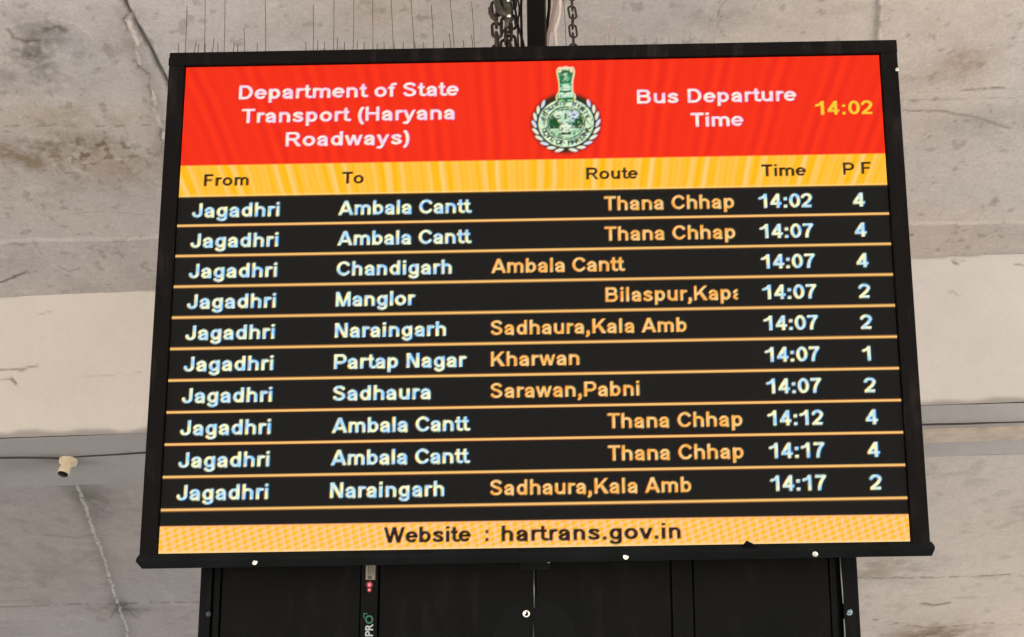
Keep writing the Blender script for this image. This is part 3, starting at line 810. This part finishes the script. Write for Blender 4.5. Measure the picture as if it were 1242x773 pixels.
ring_letters('\u0938\u0930\u0915\u093e\u0930', 285, 350, .83, 4.2, False)
# lion capital
cxs = XX - ex
prof = np.interp(YY, [6.5, 9, 12, 16, 20, 23, 29, 31, 33, 36, 40, 41], [7.2, 8.6, 8.6, 7.8, 7.0, 6.8, 6.8, 7.2, 8.8, 9.4, 8.6, 8.2])
bodym = ((YY > 6.2) & (YY < 40.6) & (np.abs(cxs) < prof)).astype(np.float32)
put(bodym, (240, 214, 160))
put(((YY > 8) & (YY < 40) & (np.abs(cxs) < prof - 1.3)).astype(np.float32), np.array(MINT, np.float32))
lm = ((YY > 9.5) & (YY < 22) & (np.abs(cxs) < prof - 2.2)); put(lm.astype(np.float32), (36, 116, 66))
for a, b, ax_, ay_, c in ((-5.4, 9, 1.8, 2.6, (250, 226, 180)), (5.6, 9, 1.8, 2.6, (252, 214, 170)), (0, 7.4, 3.0, 2.0, (246, 228, 190)), (0, 14, 2.4, 3.4, (150, 220, 180)), (2.6, 11.5, 1.2, 2.0, (40, 110, 80)), (-2.4, 13, .9, 3, (34, 100, 50)),
                          (0, 26.5, 4.4, 3.4, (214, 240, 214)), (-.4, 11, 1.4, 1.2, (60, 110, 90)), (1.5, 18.5, 1.6, 1.6, (120, 200, 160))):
    put(aa((np.hypot((cxs - a) / ax_, (YY - b) / ay_) - 1) * 2, 1.1), c)
put(((YY > 29.3) & (YY < 30.6) & (np.abs(cxs) < 5.6)).astype(np.float32), (14, 60, 40))
put(((YY > 31) & (YY < 35.5) & (np.abs(cxs) < 6.4)).astype(np.float32), (206, 240, 210))
put(((YY > 36) & (YY < 40.6) & (np.abs(cxs) < 7.6)).astype(np.float32), (26, 110, 62))
put(((YY > 38) & (YY < 39.6) & (np.abs(np.abs(cxs) - 4.4) < 2.4)).astype(np.float32), (150, 216, 150))

nE = fbm(XX, YY, .55, 960, 3)
inE = ((rr < .98) | ((YY > 8) & (YY < 40) & (np.abs(cxs) < prof - 1.2)))
put((sstep(.52, .70, nE) * inE * .75).astype(np.float32), (18, 84, 42))
put((sstep(.60, .75, fbm(XX, YY, .5, 970, 3)) * inE * .45).astype(np.float32), (236, 246, 220))
# ---- down to the diode grid, with sub-pixel colour fringes and a little bloom
fr = [np.roll(canvas[..., 0], -1, 1), canvas[..., 1], np.roll(canvas[..., 2], 1, 1)]
cv = np.stack(fr, -1)
small = cv.reshape(442, SS, 640, SS, 3).mean((1, 3))
def blur(a, k):
    for ax in (0, 1):
        a = sum(np.take(a, np.clip(np.arange(a.shape[ax]) + o - len(k) // 2, 0, a.shape[ax] - 1), axis=ax) * k[o] for o in range(len(k)))
    return a
g9 = np.exp(-(np.arange(-4, 5) / 2.0) ** 2); g9 /= g9.sum()
g3 = np.array([.25, .5, .25]); small = np.clip(small + .55 * (small - blur(small, g3)), .0035, None)
small = small * .97 + blur(small, g9) * .03
COL.objects.unlink(fobj); bpy.data.objects.remove(fobj); bpy.data.curves.remove(fcur)

M_LED = bpy.data.materials.new('lit_diodes'); M_LED.use_nodes = True
nt = M_LED.node_tree; p = nt.nodes['Principled BSDF']
at = nt.nodes.new('ShaderNodeAttribute'); at.attribute_name = 'pigment'
p.inputs['Base Color'].default_value = (.003, .003, .003, 1); p.inputs['Roughness'].default_value = .7
p.inputs['Specular IOR Level'].default_value = .05
nt.links.new(at.outputs['Color'], p.inputs['Emission Color'])
p.inputs['Emission Strength'].default_value = EMIT

board = empty('departure_board', board_M)
tag(board, 'black framed LED bus departure board lit with red and amber bands of writing', 'departure board')
def quad_box(bm, c0, c1, r0, r1, out0, out1, bevel=.0015):
    """a box on the board between LED columns c0..c1 and rows r0..r1, from out0 to out1 metres proud"""
    vs = [bm.verts.new(bl(c, r, o)) for c in (c0, c1) for o in (out0, out1) for r in (r1, r0)]
    fs = [bm.faces.new([vs[i] for i in q]) for q in ((0, 1, 3, 2), (4, 6, 7, 5), (0, 4, 5, 1), (2, 3, 7, 6), (0, 2, 6, 4), (1, 5, 7, 3))]
    if bevel:
        bmesh.ops.bevel(bm, geom=list({e for f in fs for e in f.edges}), offset=bevel, segments=2, affect='EDGES')
bm = bmesh.new(); quad_box(bm, -1.5, 641.5, -1.5, 443.5, -.030, -.004, 0)
screen = bm_obj('screen', bm, M_BLACK2, board)
def led_band(name, r0, r1):
    rs = np.arange(r0, r1 + 1)
    cc, rw = np.meshgrid(np.arange(640), rs, indexing='ij')
    c_pos = np.where(cc == 0, 0, np.where(cc == 639, 640, cc + .5)); r_pos = rw + .5
    r_pos = np.where(rw == 0, 0, np.where(rw == 441, 442, r_pos))
    x = (c_pos / 640. - .5) * SW; yd = r_pos * LED - SH / 2 + SKEW * x
    P = np.stack([x, np.zeros_like(x), BASE_DOWN - yd], -1)
    colr = small[np.clip(rw, 0, 441), cc]
    return mesh_obj(name, grid_mesh(name, P, colr, flip=True), M_LED, screen)
o = led_band('title_band', 0, 95); o['label'] = 'red title band with the state emblem and clock'
o = led_band('column_heading_band', 95, 125); o['label'] = 'amber band of column headings'
prev = 125
for k in range(10):
    e = int(round(152.0 + 28.13 * k + 2.6)); led_band('departure_row', prev, e); prev = e
led_band('blank_row', prev, 418)
o = led_band('website_band', 418, 441); o['label'] = 'amber band with the website address'

# frame
def bar(name, c0, c1, r0, r1, o0, o1, mat=M_BLACK, b=.0015):
    bm = bmesh.new(); quad_box(bm, c0, c1, r0, r1, o0, o1, b); return bm_obj(name, bm, mat, board)
bar('frame_bar', -15.3, 656.3, -13.5, -.6, -.05, .010)
bar('frame_bar', -15.3, -.6, -.6 + .05, 444.6, -.05, .0095)
bar('frame_bar', 640.6, 656.0, -.6 + .05, 444.6, -.05, .0095)
bm = bmesh.new()                                            # bottom rail: an angle whose nose tips forward
sec = [(442.6, -.03), (442.6, .0085), (445.8, .016), (448.2, .020), (454.4, .012), (454.4, -.03)]
for c0, c1 in ((-17.0, 658.6),):
    A = [bm.verts.new(bl(c0 + (5.0 if i >= 4 else (1.5 if i in (0, 1, 5) else 0)), r, o)) for i, (r, o) in enumerate(sec)]
    B = [bm.verts.new(bl(c1 - (2.2 if i >= 4 else (1.5 if i in (0, 1, 5) else 0)), r, o)) for i, (r, o) in enumerate(sec)]
    for i in range(6): bm.faces.new((A[i], A[(i + 1) % 6], B[(i + 1) % 6], B[i]))
    bm.faces.new(A); bm.faces.new(B[::-1])
bm_obj('bottom_rail', bm, M_LIP, board)
bar('housing', -8, 648, -8, 448, -.14, -.052, M_BLACK2, .004)
bar('corner_tab', -16.4, -14.6, -9.5, -2.0, -.02, .004, M_BLACK, .0005)
def screw(parent, pos, r=.0055, name='screw', mat=None):
    bm = bmesh.new()
    T_ = Matrix.Translation(pos) @ Matrix.Rotation(math.radians(90 + random.uniform(-16, 16)), 4, 'X') @ Matrix.Rotation(math.radians(random.uniform(-18, 18)), 4, 'Y')
    lathe(bm, [(r * 1.15, -.001), (r * 1.2, .0008), (r * .8, .0012), (r * .72, .0040), (r * .5, .0052)], 9, T_)
    return bm_obj(name, bm, mat or M_ZINC, parent, False)
for (a, b) in ((309, 682), (759, 675.5), (989, 672.5)):
    q = px_board(a, b, -.018); screw(board, (q.x, -.0170, q.z), .0060)
q = px_board(1087, 86, 0); screw(board, (q.x - .001, -.009, q.z), .0045)
bm = bmesh.new(); qa = px_board(907, 661, -.010)
tube(bm, [(qa.x - .014, -.016, qa.z - .004), (qa.x - .004, -.018, qa.z + .006), (qa.x + .012, -.016, qa.z - .001), (qa.x + .024, -.015, qa.z - .005)], [.002, .005, .004, .001], 7)
bm_obj('sealant_lump', bm, M_BLACK, board, True)

# ================================================================== BIRD SPIKES on the top edge
def world_of(v): return board_M @ Vector(v)
top_z = BASE_DOWN - (-13.5 * LED - SH / 2)
def spike_strip(label, longs, shorts, c0, c1, mat):
    bl0, bl1 = bl(c0, -13.5), bl(c1, -13.5)
    mid = (bl0 + bl1) / 2; mid.y = .045
    root = empty('bird_spike_strip', board_M @ Matrix.Translation(mid))
    tag(root, label, 'bird spikes', 'bird spikes along the top of the board')
    bm = bmesh.new()
    a = bl0 - mid; b = bl1 - mid
    vs = []
    for q in (a, b):
        for dy in (-.014, .014):
            for dz in (.0006, .0034): vs.append(bm.verts.new((q.x, dy, q.z + dz)))
    for f in ((0, 1, 3, 2), (4, 6, 7, 5), (0, 4, 5, 1), (2, 3, 7, 6), (0, 2, 6, 4), (1, 5, 7, 3)): bm.faces.new([vs[i] for i in f])
    bm_obj('base_strip', bm, mat, root)
    for kind, lst in (('long', longs), ('short', shorts)):
        for (xb, yb, xt, yt) in lst:
            back = .045 + (.006 if kind == 'long' else -.006)
            p0 = px_board(xb, yb + 1.5, back); p1 = px_board(xt, yt, back)
            p0 = Vector((p0.x, back, (bl((p0.x / SW + .5) * 640, -13.5)).z + .002))
            p1 = Vector((p1.x, back, p1.z))
            bm = bmesh.new(); tube(bm, [p0 - mid, (p0 + p1) / 2 - mid + Vector((.0008, .0, 0)), p1 - mid], .0011 if kind == 'long' else .0012, 6)
            bm_obj('spike', bm, mat, root)
ytop = lambda x: 66 - 16 * (x - 206) / 881
def V_(xb, xt, yt): return (xb, ytop(xb), xt, yt)
M_SP2 = new_mat('faded_spike_wire', (150, 132, 120), .5, metal=.3)
spike_strip('wire bird spikes along the top left edge of the board',
            [V_(224.5, 227, 7), V_(248, 249, -14), V_(272, 273, -10), V_(297, 296, 34), V_(322.5, 321.5, -12), V_(380, 380, 6), V_(404.5, 405, -10), V_(428.5, 429, -12),
             V_(452.5, 451.5, -12), V_(477.5, 473.5, -14), V_(503, 497.5, -12), V_(526.5, 523, 6), V_(551.5, 545, -9), V_(576, 572, 2)],
            [V_(216, 217, 52), V_(234, 238, 51), V_(239, 241, 54), V_(248.5, 249, 53), V_(256.5, 259.5, 47), V_(264.5, 264, 52), V_(282, 284, 52), V_(288.5, 288, 53),
             V_(311.5, 312, 52), V_(370.5, 371, 51), V_(384, 385.5, 49), V_(393, 393.5, 51), V_(408, 409.5, 46), V_(418, 417.5, 51), V_(432, 433.5, 50), V_(442, 441.5, 51),
             V_(456.5, 457.5, 53), V_(466, 465.5, 51), V_(478.5, 478, 50), V_(489, 489, 52), V_(504, 502.5, 50), V_(514, 513.5, 51), V_(538.5, 537.5, 51),
             V_(547.5, 545, 41), V_(563, 561.5, 49), V_(574, 572, 43)], -14, 296, M_SPIKE)
spike_strip('faded shorter wire bird spikes along the top right edge of the board',
            [V_(811, 811, 20), V_(737, 738, 28)],
            [V_(709, 709.5, 40), V_(721, 721.5, 41), V_(734, 734, 38), V_(746, 746.5, 43), V_(757, 757, 42), V_(770, 770.5, 44), V_(782, 782, 43), V_(796, 796, 45), V_(829, 830, 37), V_(835, 837, 30), V_(850, 850, 46), V_(866, 866, 46)], 372, 640, M_SP2)

# ================================================================== POST, CHAINS, CABLES
Y_POST = 2.60
def at_y(px, py, y):
    dx, dy, dz = ray(px, py); t = y / dy
    return Vector((dx * t, y, CAM_H + dz * t))
top_w = board_M @ bl(320, -13.5)
ztop = float(top_w.z)
pl_, pr_ = at_y(639.6, 30, Y_POST), at_y(660.6, 30, Y_POST)
post = empty('hanging_post', Matrix.Translation(((pl_.x + pr_.x) / 2, Y_POST + .03, ztop - .25)))
tag(post, 'black square steel post dropping from the ceiling behind the board, between the chains', 'post')
w2 = (pr_.x - pl_.x) / 2; L = Z_CEIL - (ztop - .25)
bm = bmesh.new(); add_box(bm, -w2, w2, -.03, .03, 0, L - .012, .003); bm_obj('tube', bm, M_POST, post)
bm = bmesh.new(); add_box(bm, -.09, .09, -.09, .09, L - .012, L + .0, .001); bm_obj('ceiling_plate', bm, M_POST, post)
bm = bmesh.new(); add_box(bm, w2 + .0005, w2 + .006, -.006, .026, .30, L - .30, .001); bm_obj('side_flat', bm, M_STEEL, post)

def link_mesh(Lk, Wk, r):
    bm = bmesh.new(); pts = []
    hs = (Lk - Wk) / 2
    for k in range(9): a = math.pi * k / 8; pts.append((math.cos(a) * Wk / 2, 0, hs + math.sin(a) * Wk / 2))
    for k in range(9): a = math.pi + math.pi * k / 8; pts.append((math.cos(a) * Wk / 2, 0, -hs + math.sin(a) * Wk / 2))
    tube(bm, pts, r, 8, closed=True)
    me = bpy.data.meshes.new('link'); bm.normal_update(); bm.to_mesh(me); bm.free()
    me.materials.append(M_STEEL); me.polygons.foreach_set('use_smooth', [True] * len(me.polygons))
    return me
LINK = link_mesh(.052, .021, .0033)
LINK2 = link_mesh(.060, .027, .0048)
def chain(label, px, py0, y, pitch, me, phase, z_to=None, tilt=0.0, x_off=0.0):
    p = at_y(px, py0, y)
    z1 = z_to or Z_CEIL
    root = empty('chain', Matrix.Translation((p.x, y, p.z)))
    tag(root, label, 'chain', 'chains hanging the board from the ceiling')
    n = int((z1 - p.z) / pitch)
    for k in range(-3, n):
        o = bpy.data.objects.new('link', me); COL.objects.link(o); o.parent = root
        o.location = (tilt * k * pitch, 0, k * pitch)
        o.rotation_euler = (0, math.radians(-3 + 3 * math.sin(k * 2.1)), math.radians((4 if (k + phase) % 2 else 86) + 7 * math.sin(k * 1.7)))
    return root
YC = 2.62
chain('thin steel chain right of the post and white cable', 695, 38, YC, .0395, LINK, 1)
chain('thicker dark chain with a hook, left of the post', 602.5, 37, YC, .046, LINK2, 1, tilt=-.02)
chain('second dark chain beside the cables, close to the left of the post', 613.5, 44, YC + .03, .046, LINK2, 0)
chain('dark chain nearest the post on its left', 620, 52, YC + .05, .044, LINK2, 1)
# hook block knotted into the left chains
hk = at_y(610, 12, YC - .03)
hook = empty('chain_hook', Matrix.Translation(hk))
tag(hook, 'dark greenish steel clevis hook gripping the chains left of the post', 'hook')
M_HOOK = new_mat('oily_steel', (66, 64, 54), .38, metal=.6, noise=.4, nscale=70, bump=.4, bscale=160)
def hp(px, py, y=YC - .03): return at_y(px, py, y) - hk
bm = bmesh.new(); tube(bm, [hp(602, -8), hp(603, 4), hp(606, 12), hp(612, 18), hp(618, 21)], [.010, .011, .012, .011, .008], 10); bm_obj('jaw', bm, M_HOOK, hook, True)
bm = bmesh.new(); tube(bm, [hp(611, -10), hp(613, 2), hp(616, 12), hp(617, 22), hp(614, 34)], [.013, .014, .014, .010, .006], 10); bm_obj('body', bm, M_HOOK, hook, True)
bm = bmesh.new(); tube(bm, [hp(594.5, 10), hp(594.8, 16), hp(597, 21), hp(601, 24.5)], [.0062, .0068, .0066, .005], 9); bm_obj('tip', bm, M_STEEL, hook, True)
bm = bmesh.new(); lathe(bm, [(.007, -.004), (.007, .002), (.004, .004)], 12, Matrix.Translation(hp(617.3, 19.5, YC - .045)) @ Matrix.Rotation(math.radians(90), 4, 'X')); bm_obj('pin', bm, M_ZINC, hook, True)
bm = bmesh.new(); lathe(bm, [(.006, -.003), (.006, .002), (.004, .004)], 12, Matrix.Translation(hp(616.5, 1, YC - .045)) @ Matrix.Rotation(math.radians(90), 4, 'X')); bm_obj('pin', bm, M_ZINC, hook, True)

def cable(label, pts, r, mat, y=YC, cat='cable', seg=8, name='cable', ys=None):
    P = [at_y(a, b, (ys[i] if ys else y)) for i, (a, b) in enumerate(pts)]
    # go on up to the ceiling
    d = (P[0] - P[1]).normalized()
    P = [Vector((P[0].x + .03 * (1 if d.x > 0 else -1), P[0].y + .02, Z_CEIL)), Vector((P[0].x + .01 * (1 if d.x > 0 else -1), P[0].y + .01, (Z_CEIL + P[0].z) / 2))] + P
    # smooth (Catmull-Rom)
    out = []
    for i in range(len(P) - 1):
        a, b, c, e = P[max(i - 1, 0)], P[i], P[i + 1], P[min(i + 2, len(P) - 1)]
        for t in (0, .25, .5, .75):
            out.append(.5 * ((2 * b) + (c - a) * t + (2 * a - 5 * b + 4 * c - e) * t * t + (3 * b - a - 3 * c + e) * t ** 3))
    out.append(P[-1]); org = out[-1].copy()
    bm = bmesh.new(); tube(bm, [q - org for q in out], r, seg)
    o = bm_obj(name, bm, mat, None, True); o.location = org
    return tag(o, label, cat, 'cables running down beside the post')
M_CABB = new_mat('black_cable', (26, 20, 19), .45)
M_CABW = new_mat('pale_cable', (188, 174, 166), .45, noise=.1, nscale=40)
M_CABP = new_mat('pinkish_cable', (150, 126, 118), .5)
cable('slim black cable crossing the chains towards the post', [(622, -6), (625, 12), (629, 34), (634, 50), (637, 66)], .0035, M_CABB)
cable('thick black cable hanging straight just left of the post', [(632.5, -6), (632, 14), (632.5, 34), (633, 66)], .0042, M_CABB, y=YC + .02)
cable('thin black cable behind the chains and left of the post', [(627.5, -8), (630, 12), (628, 30), (629, 66)], .0028, M_CABB, y=YC + .05)
cable('pale white cable bulging out right of the post', [(678.5, -8), (679.5, 8), (677.5, 24), (673.5, 36), (674, 46), (675.5, 66)], .0052, M_CABW)
cable('pinkish grey cable beside the post and inside the white one', [(674, -8), (672, 12), (668, 30), (664.5, 44), (662.5, 66)], .0060, M_CABP, y=YC + .02)
cable('black cable tapering in between the post and the pale cables', [(666.5, -8), (666, 10), (664.5, 24), (662.6, 40), (662, 66)], .0052, M_CABB, y=YC + .035)
cable('hair thin brown wire hanging between the white cable and the thin chain', [(683, -6), (685, 20), (686, 40), (687, 66)], .0009, M_STEEL, seg=5)

# ================================================================== BLACK CABINET under the board
CB = .11                                                    # its front lies this far behind the lit face
c_tl, c_tr = px_board(246.5, 660, CB), px_board(1036.5, 660, CB)
c_bl, c_br = px_board(239.5, 773, CB), px_board(1045, 773, CB)
top = c_tl.z + .10; bot = c_bl.z - .34
xl = (c_tl.x + c_bl.x) / 2; xr = (c_tr.x + c_br.x) / 2
cab = empty('cabinet', board_M @ Matrix.Translation(((xl + xr) / 2, CB, bot)))
tag(cab, 'black sheet metal cabinet hanging below the lit departure board', 'cabinet')
ox, oz = (xl + xr) / 2, bot
def C3(x, y, z): return Vector((x - ox, y, z - oz))
def cbox(name, x0, x1, z0, z1, y0, y1, mat=M_BLACK2, bev=.0015, parent=cab):
    bm = bmesh.new(); add_box(bm, x0 - ox, x1 - ox, y0, y1, z0 - oz, z1 - oz, bev); return bm_obj(name, bm, mat, parent)
def X_(px, py=730): return px_board(px, py, CB).x
def Z_(py, px=640): return px_board(px, py, CB).z
ZT = float(bl(0, 449).z) - .004
cbox('carcass', xl + .004, xr - .004, bot, top - .11, .0292, .24)
cbox('side_flange', xl, X_(256), bot, top - .12, -.004, .028)
cbox('side_flange', X_(1022.5), xr, bot, top - .12, -.004, .028)
cbox('edge_strip', X_(257.5), X_(265.5), bot, top - .12, .006, .0285)
cbox('edge_strip', X_(1009), X_(1017), bot, top - .12, .008, .0285)
cbox('door_panel', X_(267), X_(436), bot, top - .12, .012, .0290)
cbox('door_panel', X_(459.5), X_(647.5), bot, top - .12, .012, .0290)
cbox('door_panel', X_(650.5), X_(814), bot, top - .12, .012, .0290)
cbox('door_panel', X_(816), X_(841), bot, top - .12, .009, .0290)
cbox('door_panel', X_(843), X_(1008), bot, top - .12, .012, .0290)
cbox('mounting_bracket', X_(630), X_(668), Z_(692), ZT + .02, -.006, .0115, M_LIP)
st_ = cbox('controller_strip', X_(437.5), X_(458), bot, top - .12, -.002, .0285, M_BLACK2)
M_STK = new_mat('worn_sticker', (128, 122, 108), .6, noise=.12, nscale=90)
M_INK = new_mat('sticker_ink', (70, 66, 56), .7)
cbox('sticker', X_(443), X_(454.5), Z_(703.5), Z_(682), -.0032, -.0022, M_STK, 0, cab)
for dx in (445.8, 448.8, 451.6): cbox('printed_line', X_(dx), X_(dx + .9), Z_(697.5), Z_(684), -.0038, -.0034, M_INK, 0, cab)
cbox('printed_code', X_(446), X_(450.5), Z_(702.5), Z_(698.5), -.0038, -.0034, M_INK, 0, cab)
M_REDL = bpy.data.materials.new('lit_red_lamp'); M_REDL.use_nodes = True
pp = M_REDL.node_tree.nodes['Principled BSDF']
pp.inputs['Base Color'].default_value = (.3, .01, .01, 1); pp.inputs['Emission Color'].default_value = (1.0, .22, .24, 1); pp.inputs['Emission Strength'].default_value = 1.2 * EMIT
M_REDR = bpy.data.materials.new('red_lamp_halo'); M_REDR.use_nodes = True  # faintly glowing disc standing in for the dark red halo round each lamp
pp = M_REDR.node_tree.nodes['Principled BSDF']
pp.inputs['Base Color'].default_value = (.10, .002, .003, 1); pp.inputs['Emission Color'].default_value = (.6, .0, .01, 1); pp.inputs['Emission Strength'].default_value = .12 * EMIT
for zy, r in ((709.5, .0044), (715.8, .0030)):
    q = C3(X_(447.8), -.0022, Z_(zy))
    bm = bmesh.new(); lathe(bm, [(r * 2.1, -.0004), (r * 2.0, .0012)], 16, Matrix.Translation(q) @ Matrix.Rotation(math.radians(90), 4, 'X'))
    lc = bm_obj('lamp_halo', bm, M_REDR, cab)
    bm = bmesh.new(); lathe(bm, [(r, .0013), (r * .9, .003), (r * .4, .004)], 12, Matrix.Translation(q) @ Matrix.Rotation(math.radians(90), 4, 'X'))
    bm_obj('indicator_lamp', bm, M_REDL, cab, True)
# lettering up the strip
M_LETW = new_mat('white_print', (150, 160, 156), .6); M_LETG = new_mat('green_print', (14, 92, 66), .6)
def strip_text(body, px, py, capm, mat, name):
    cu = bpy.data.curves.new(name, 'FONT'); cu.body = body; cu.size = capm / CAPH; cu.offset = .0006; cu.extrude = .0003
    tmp = bpy.data.objects.new(name, cu); COL.objects.link(tmp)
    dg = bpy.context.evaluated_depsgraph_get(); dg.update()
    me = bpy.data.meshes.new_from_object(tmp.evaluated_get(dg)); bpy.data.objects.remove(tmp)
    me.materials.clear()
    o = mesh_obj(name, me, mat, cab)
    # text x -> up, text y -> left, facing the viewer
    q = C3(X_(px, py), -.0028, Z_(py, px))
    o.matrix_local = Matrix.Translation(q) @ Matrix(((0, -1, 0, 0), (0, 0, -1, 0), (1, 0, 0, 0), (0, 0, 0, 1)))
    return o
strip_text('PR', 452.2, 772.5, .0195, M_LETW, 'white_lettering')
strip_text('O', 452.2, 757.0, .0190, M_LETG, 'green_lettering')
cbox('green_mark', X_(441.2), X_(442.4), Z_(750), Z_(744), -.0034, -.0025, M_LETG, 0)
cbox('green_mark', X_(442.5), X_(446), Z_(745.2), Z_(744), -.0034, -.0025, M_LETG, 0)
# rod, eye screw, disc, hanging wire
M_ROD = new_mat('grey_steel_rod', (104, 108, 106), .4, metal=.7)
bm = bmesh.new(); tube(bm, [C3(X_(647.5, 692), -.004, Z_(692)), C3(X_(648, 737), -.004, Z_(737))], .0022, 8); bm_obj('rod', bm, M_ROD, cab, True)
bm = bmesh.new(); tube(bm, [C3(X_(647, 758), -.004, Z_(758)), C3(X_(646.8, 800), -.004, Z_(800))], .0022, 8); bm_obj('rod', bm, new_mat('dull_rod', (58, 60, 60), .5, metal=.5), cab, True)
bm = bmesh.new()
q = C3(X_(648, 770), .011, Z_(779))
lathe(bm, [(.112, 0), (.112, .0010), (.106, .0022), (.060, .0030), (.054, .0022)], 48, Matrix.Translation(q) @ Matrix.Rotation(math.radians(90), 4, 'X'))
bm_obj('round_cover', bm, new_mat('matt_black_disc', (4, 6, 6), .45), cab, False)
q = C3(X_(638.3, 744.5), -.006, Z_(744.5))
bm = bmesh.new(); ring = [q + Vector((math.cos(a) * .0075, 0, math.sin(a) * .0075)) for a in np.linspace(0, 2 * math.pi, 17)[:-1]]
tube(bm, ring, .0032, 8, closed=True); bm_obj('eye_ring', bm, M_ZINC, cab, True)
bm = bmesh.new(); tube(bm, [q + Vector((.0, 0, 0)), q + Vector((0, .016, 0))], .0035, 8); bm_obj('eye_stem', bm, M_BLACK, cab, True)
bm = bmesh.new(); lathe(bm, [(.003, 0), (.0028, .002)], 8, Matrix.Translation(q + Vector((-.003, -.002, .002))) @ Matrix.Rotation(math.radians(90), 4, 'X')); bm_obj('eye_pin', bm, M_ZINC, cab)
q = px_board(665.5, 681.5, CB); screw(cab, (q.x - ox, -.0065, q.z - oz), .0035)
M_SCR2 = new_mat('dull_screw', (120, 134, 138), .35, metal=.9)
for (a, b, r, mt) in ((1029.5, 742.5, .0075, M_SCR2), (253, 745, .0055, new_mat('dark_screw', (52, 60, 60), .4, metal=.6))):
    q = px_board(a, b, CB); screw(cab, (q.x - ox, -.0040, q.z - oz), r, 'screw', mt)
M_WIRE = new_mat('grey_edge_wire', (122, 124, 118), .45, metal=.4)
bm = bmesh.new()
tube(bm, [C3(X_(a, b), -.0065, Z_(b, a)) for a, b in ((1018, 674), (1019.5, 700), (1021, 718), (1021.8, 732.5))], .0017, 7)
bm_obj('wire', bm, M_WIRE, cab, True)
bm = bmesh.new()
tube(bm, [C3(X_(a, b), -.0065, Z_(b, a)) for a, b in ((1022.7, 750.5), (1023.6, 762), (1024.6, 790))], .0017, 7)
bm_obj('wire', bm, M_WIRE, cab, True)

# ================================================================== LAMP HOLDER and cable on the beam
hu, hv = on_height(83.5, 556.5, Z_BEAM); hx, hy = uv_to_xy(float(hu), float(hv))
lh = empty('lamp_holder', Matrix.Translation((hx, hy, Z_BEAM - .004)) @ Matrix.Scale(.88, 4))
tag(lh, 'empty cream bulb holder fixed under the grey beam at the left', 'lamp holder')
M_BAK = new_mat('aged_cream_bakelite', (200, 184, 156), .4, noise=.12, nscale=60)
M_DARK = new_mat('dark_socket', (26, 20, 16), .6)
TI = Matrix.Rotation(math.radians(9), 4, 'Y')
bm = bmesh.new(); lathe(bm, [(.046, .002), (.050, -.004), (.050, -.010), (.044, -.014), (.048, -.018), (.046, -.024), (.032, -.028)], 28); bm_obj('base', bm, M_BAK, lh, True)
bm = bmesh.new(); lathe(bm, [(.031, -.020), (.031, -.036), (.027, -.048), (.030, -.058), (.0315, -.084), (.026, -.086), (.025, -.078)], 24, TI); bm_obj('collar', bm, M_BAK, lh, True)
bm = bmesh.new(); lathe(bm, [(.0268, -.084), (.0275, -.094), (.024, -.098)], 24, TI); bm_obj('socket_ring', bm, M_DARK, lh, True)
# the darker patches round the holder are part of the soffit's colour
M_BWIRE = new_mat('dusty_dark_cable', (52, 44, 40), .7)
def beam_run(pts, r, mat, label, name, cat, group=None, down=.004):
    P = []
    for a, b in pts:
        u, v = on_height(a, b, Z_BEAM - down); x, y = uv_to_xy(float(u), float(v)); P.append(Vector((x, y, Z_BEAM - down - r * .6)))
    org = P[len(P) // 2].copy(); bm = bmesh.new(); tube(bm, [q - org for q in P], r, 8)
    o = bm_obj(name, bm, mat, None, True); o.location = org; return tag(o, label, cat, group)
beam_run([(-140, 560), (0, 554.5), (30, 554.3), (60, 554.6), (78, 555.5)], .006, M_BWIRE, 'dusty dark cable along the beam underside, ending at the lamp holder from the left', 'cable', 'cable')
beam_run([(90, 553.5), (130, 551.5), (178, 548.5), (300, 545), (500, 539), (700, 530), (900, 522), (1100, 515), (1175, 513.5), (1200, 512.2), (1242, 511), (1400, 507)], .0045, M_BWIRE, 'long dark cable running right from the lamp holder behind the board', 'cable', 'cable')
M_BATT = new_mat('pale_wood_batten', (172, 161, 146), .7, noise=.15, nscale=14)
bm = bmesh.new()
P0 = [on_height(700, 532.5, Z_BEAM), on_height(1400, 510.5, Z_BEAM), on_height(1400, 521.0, Z_BEAM), on_height(700, 545.5, Z_BEAM)]
P0 = [Vector((*uv_to_xy(float(a), float(b)), Z_BEAM)) for a, b in P0]
org = (P0[0] + P0[2]) / 2
lo = [bm.verts.new(q - org + Vector((0, 0, -.030))) for q in P0]; hi = [bm.verts.new(q - org + Vector((0, 0, .002))) for q in P0]
bm.faces.new(lo); bm.faces.new(hi[::-1])
for i in range(4): bm.faces.new((lo[i], lo[(i + 1) % 4], hi[(i + 1) % 4], hi[i]))
o = bm_obj('batten', bm, M_BATT); o.location = org
tag(o, 'pale wooden batten fixed along the beam underside right of the board', 'batten')
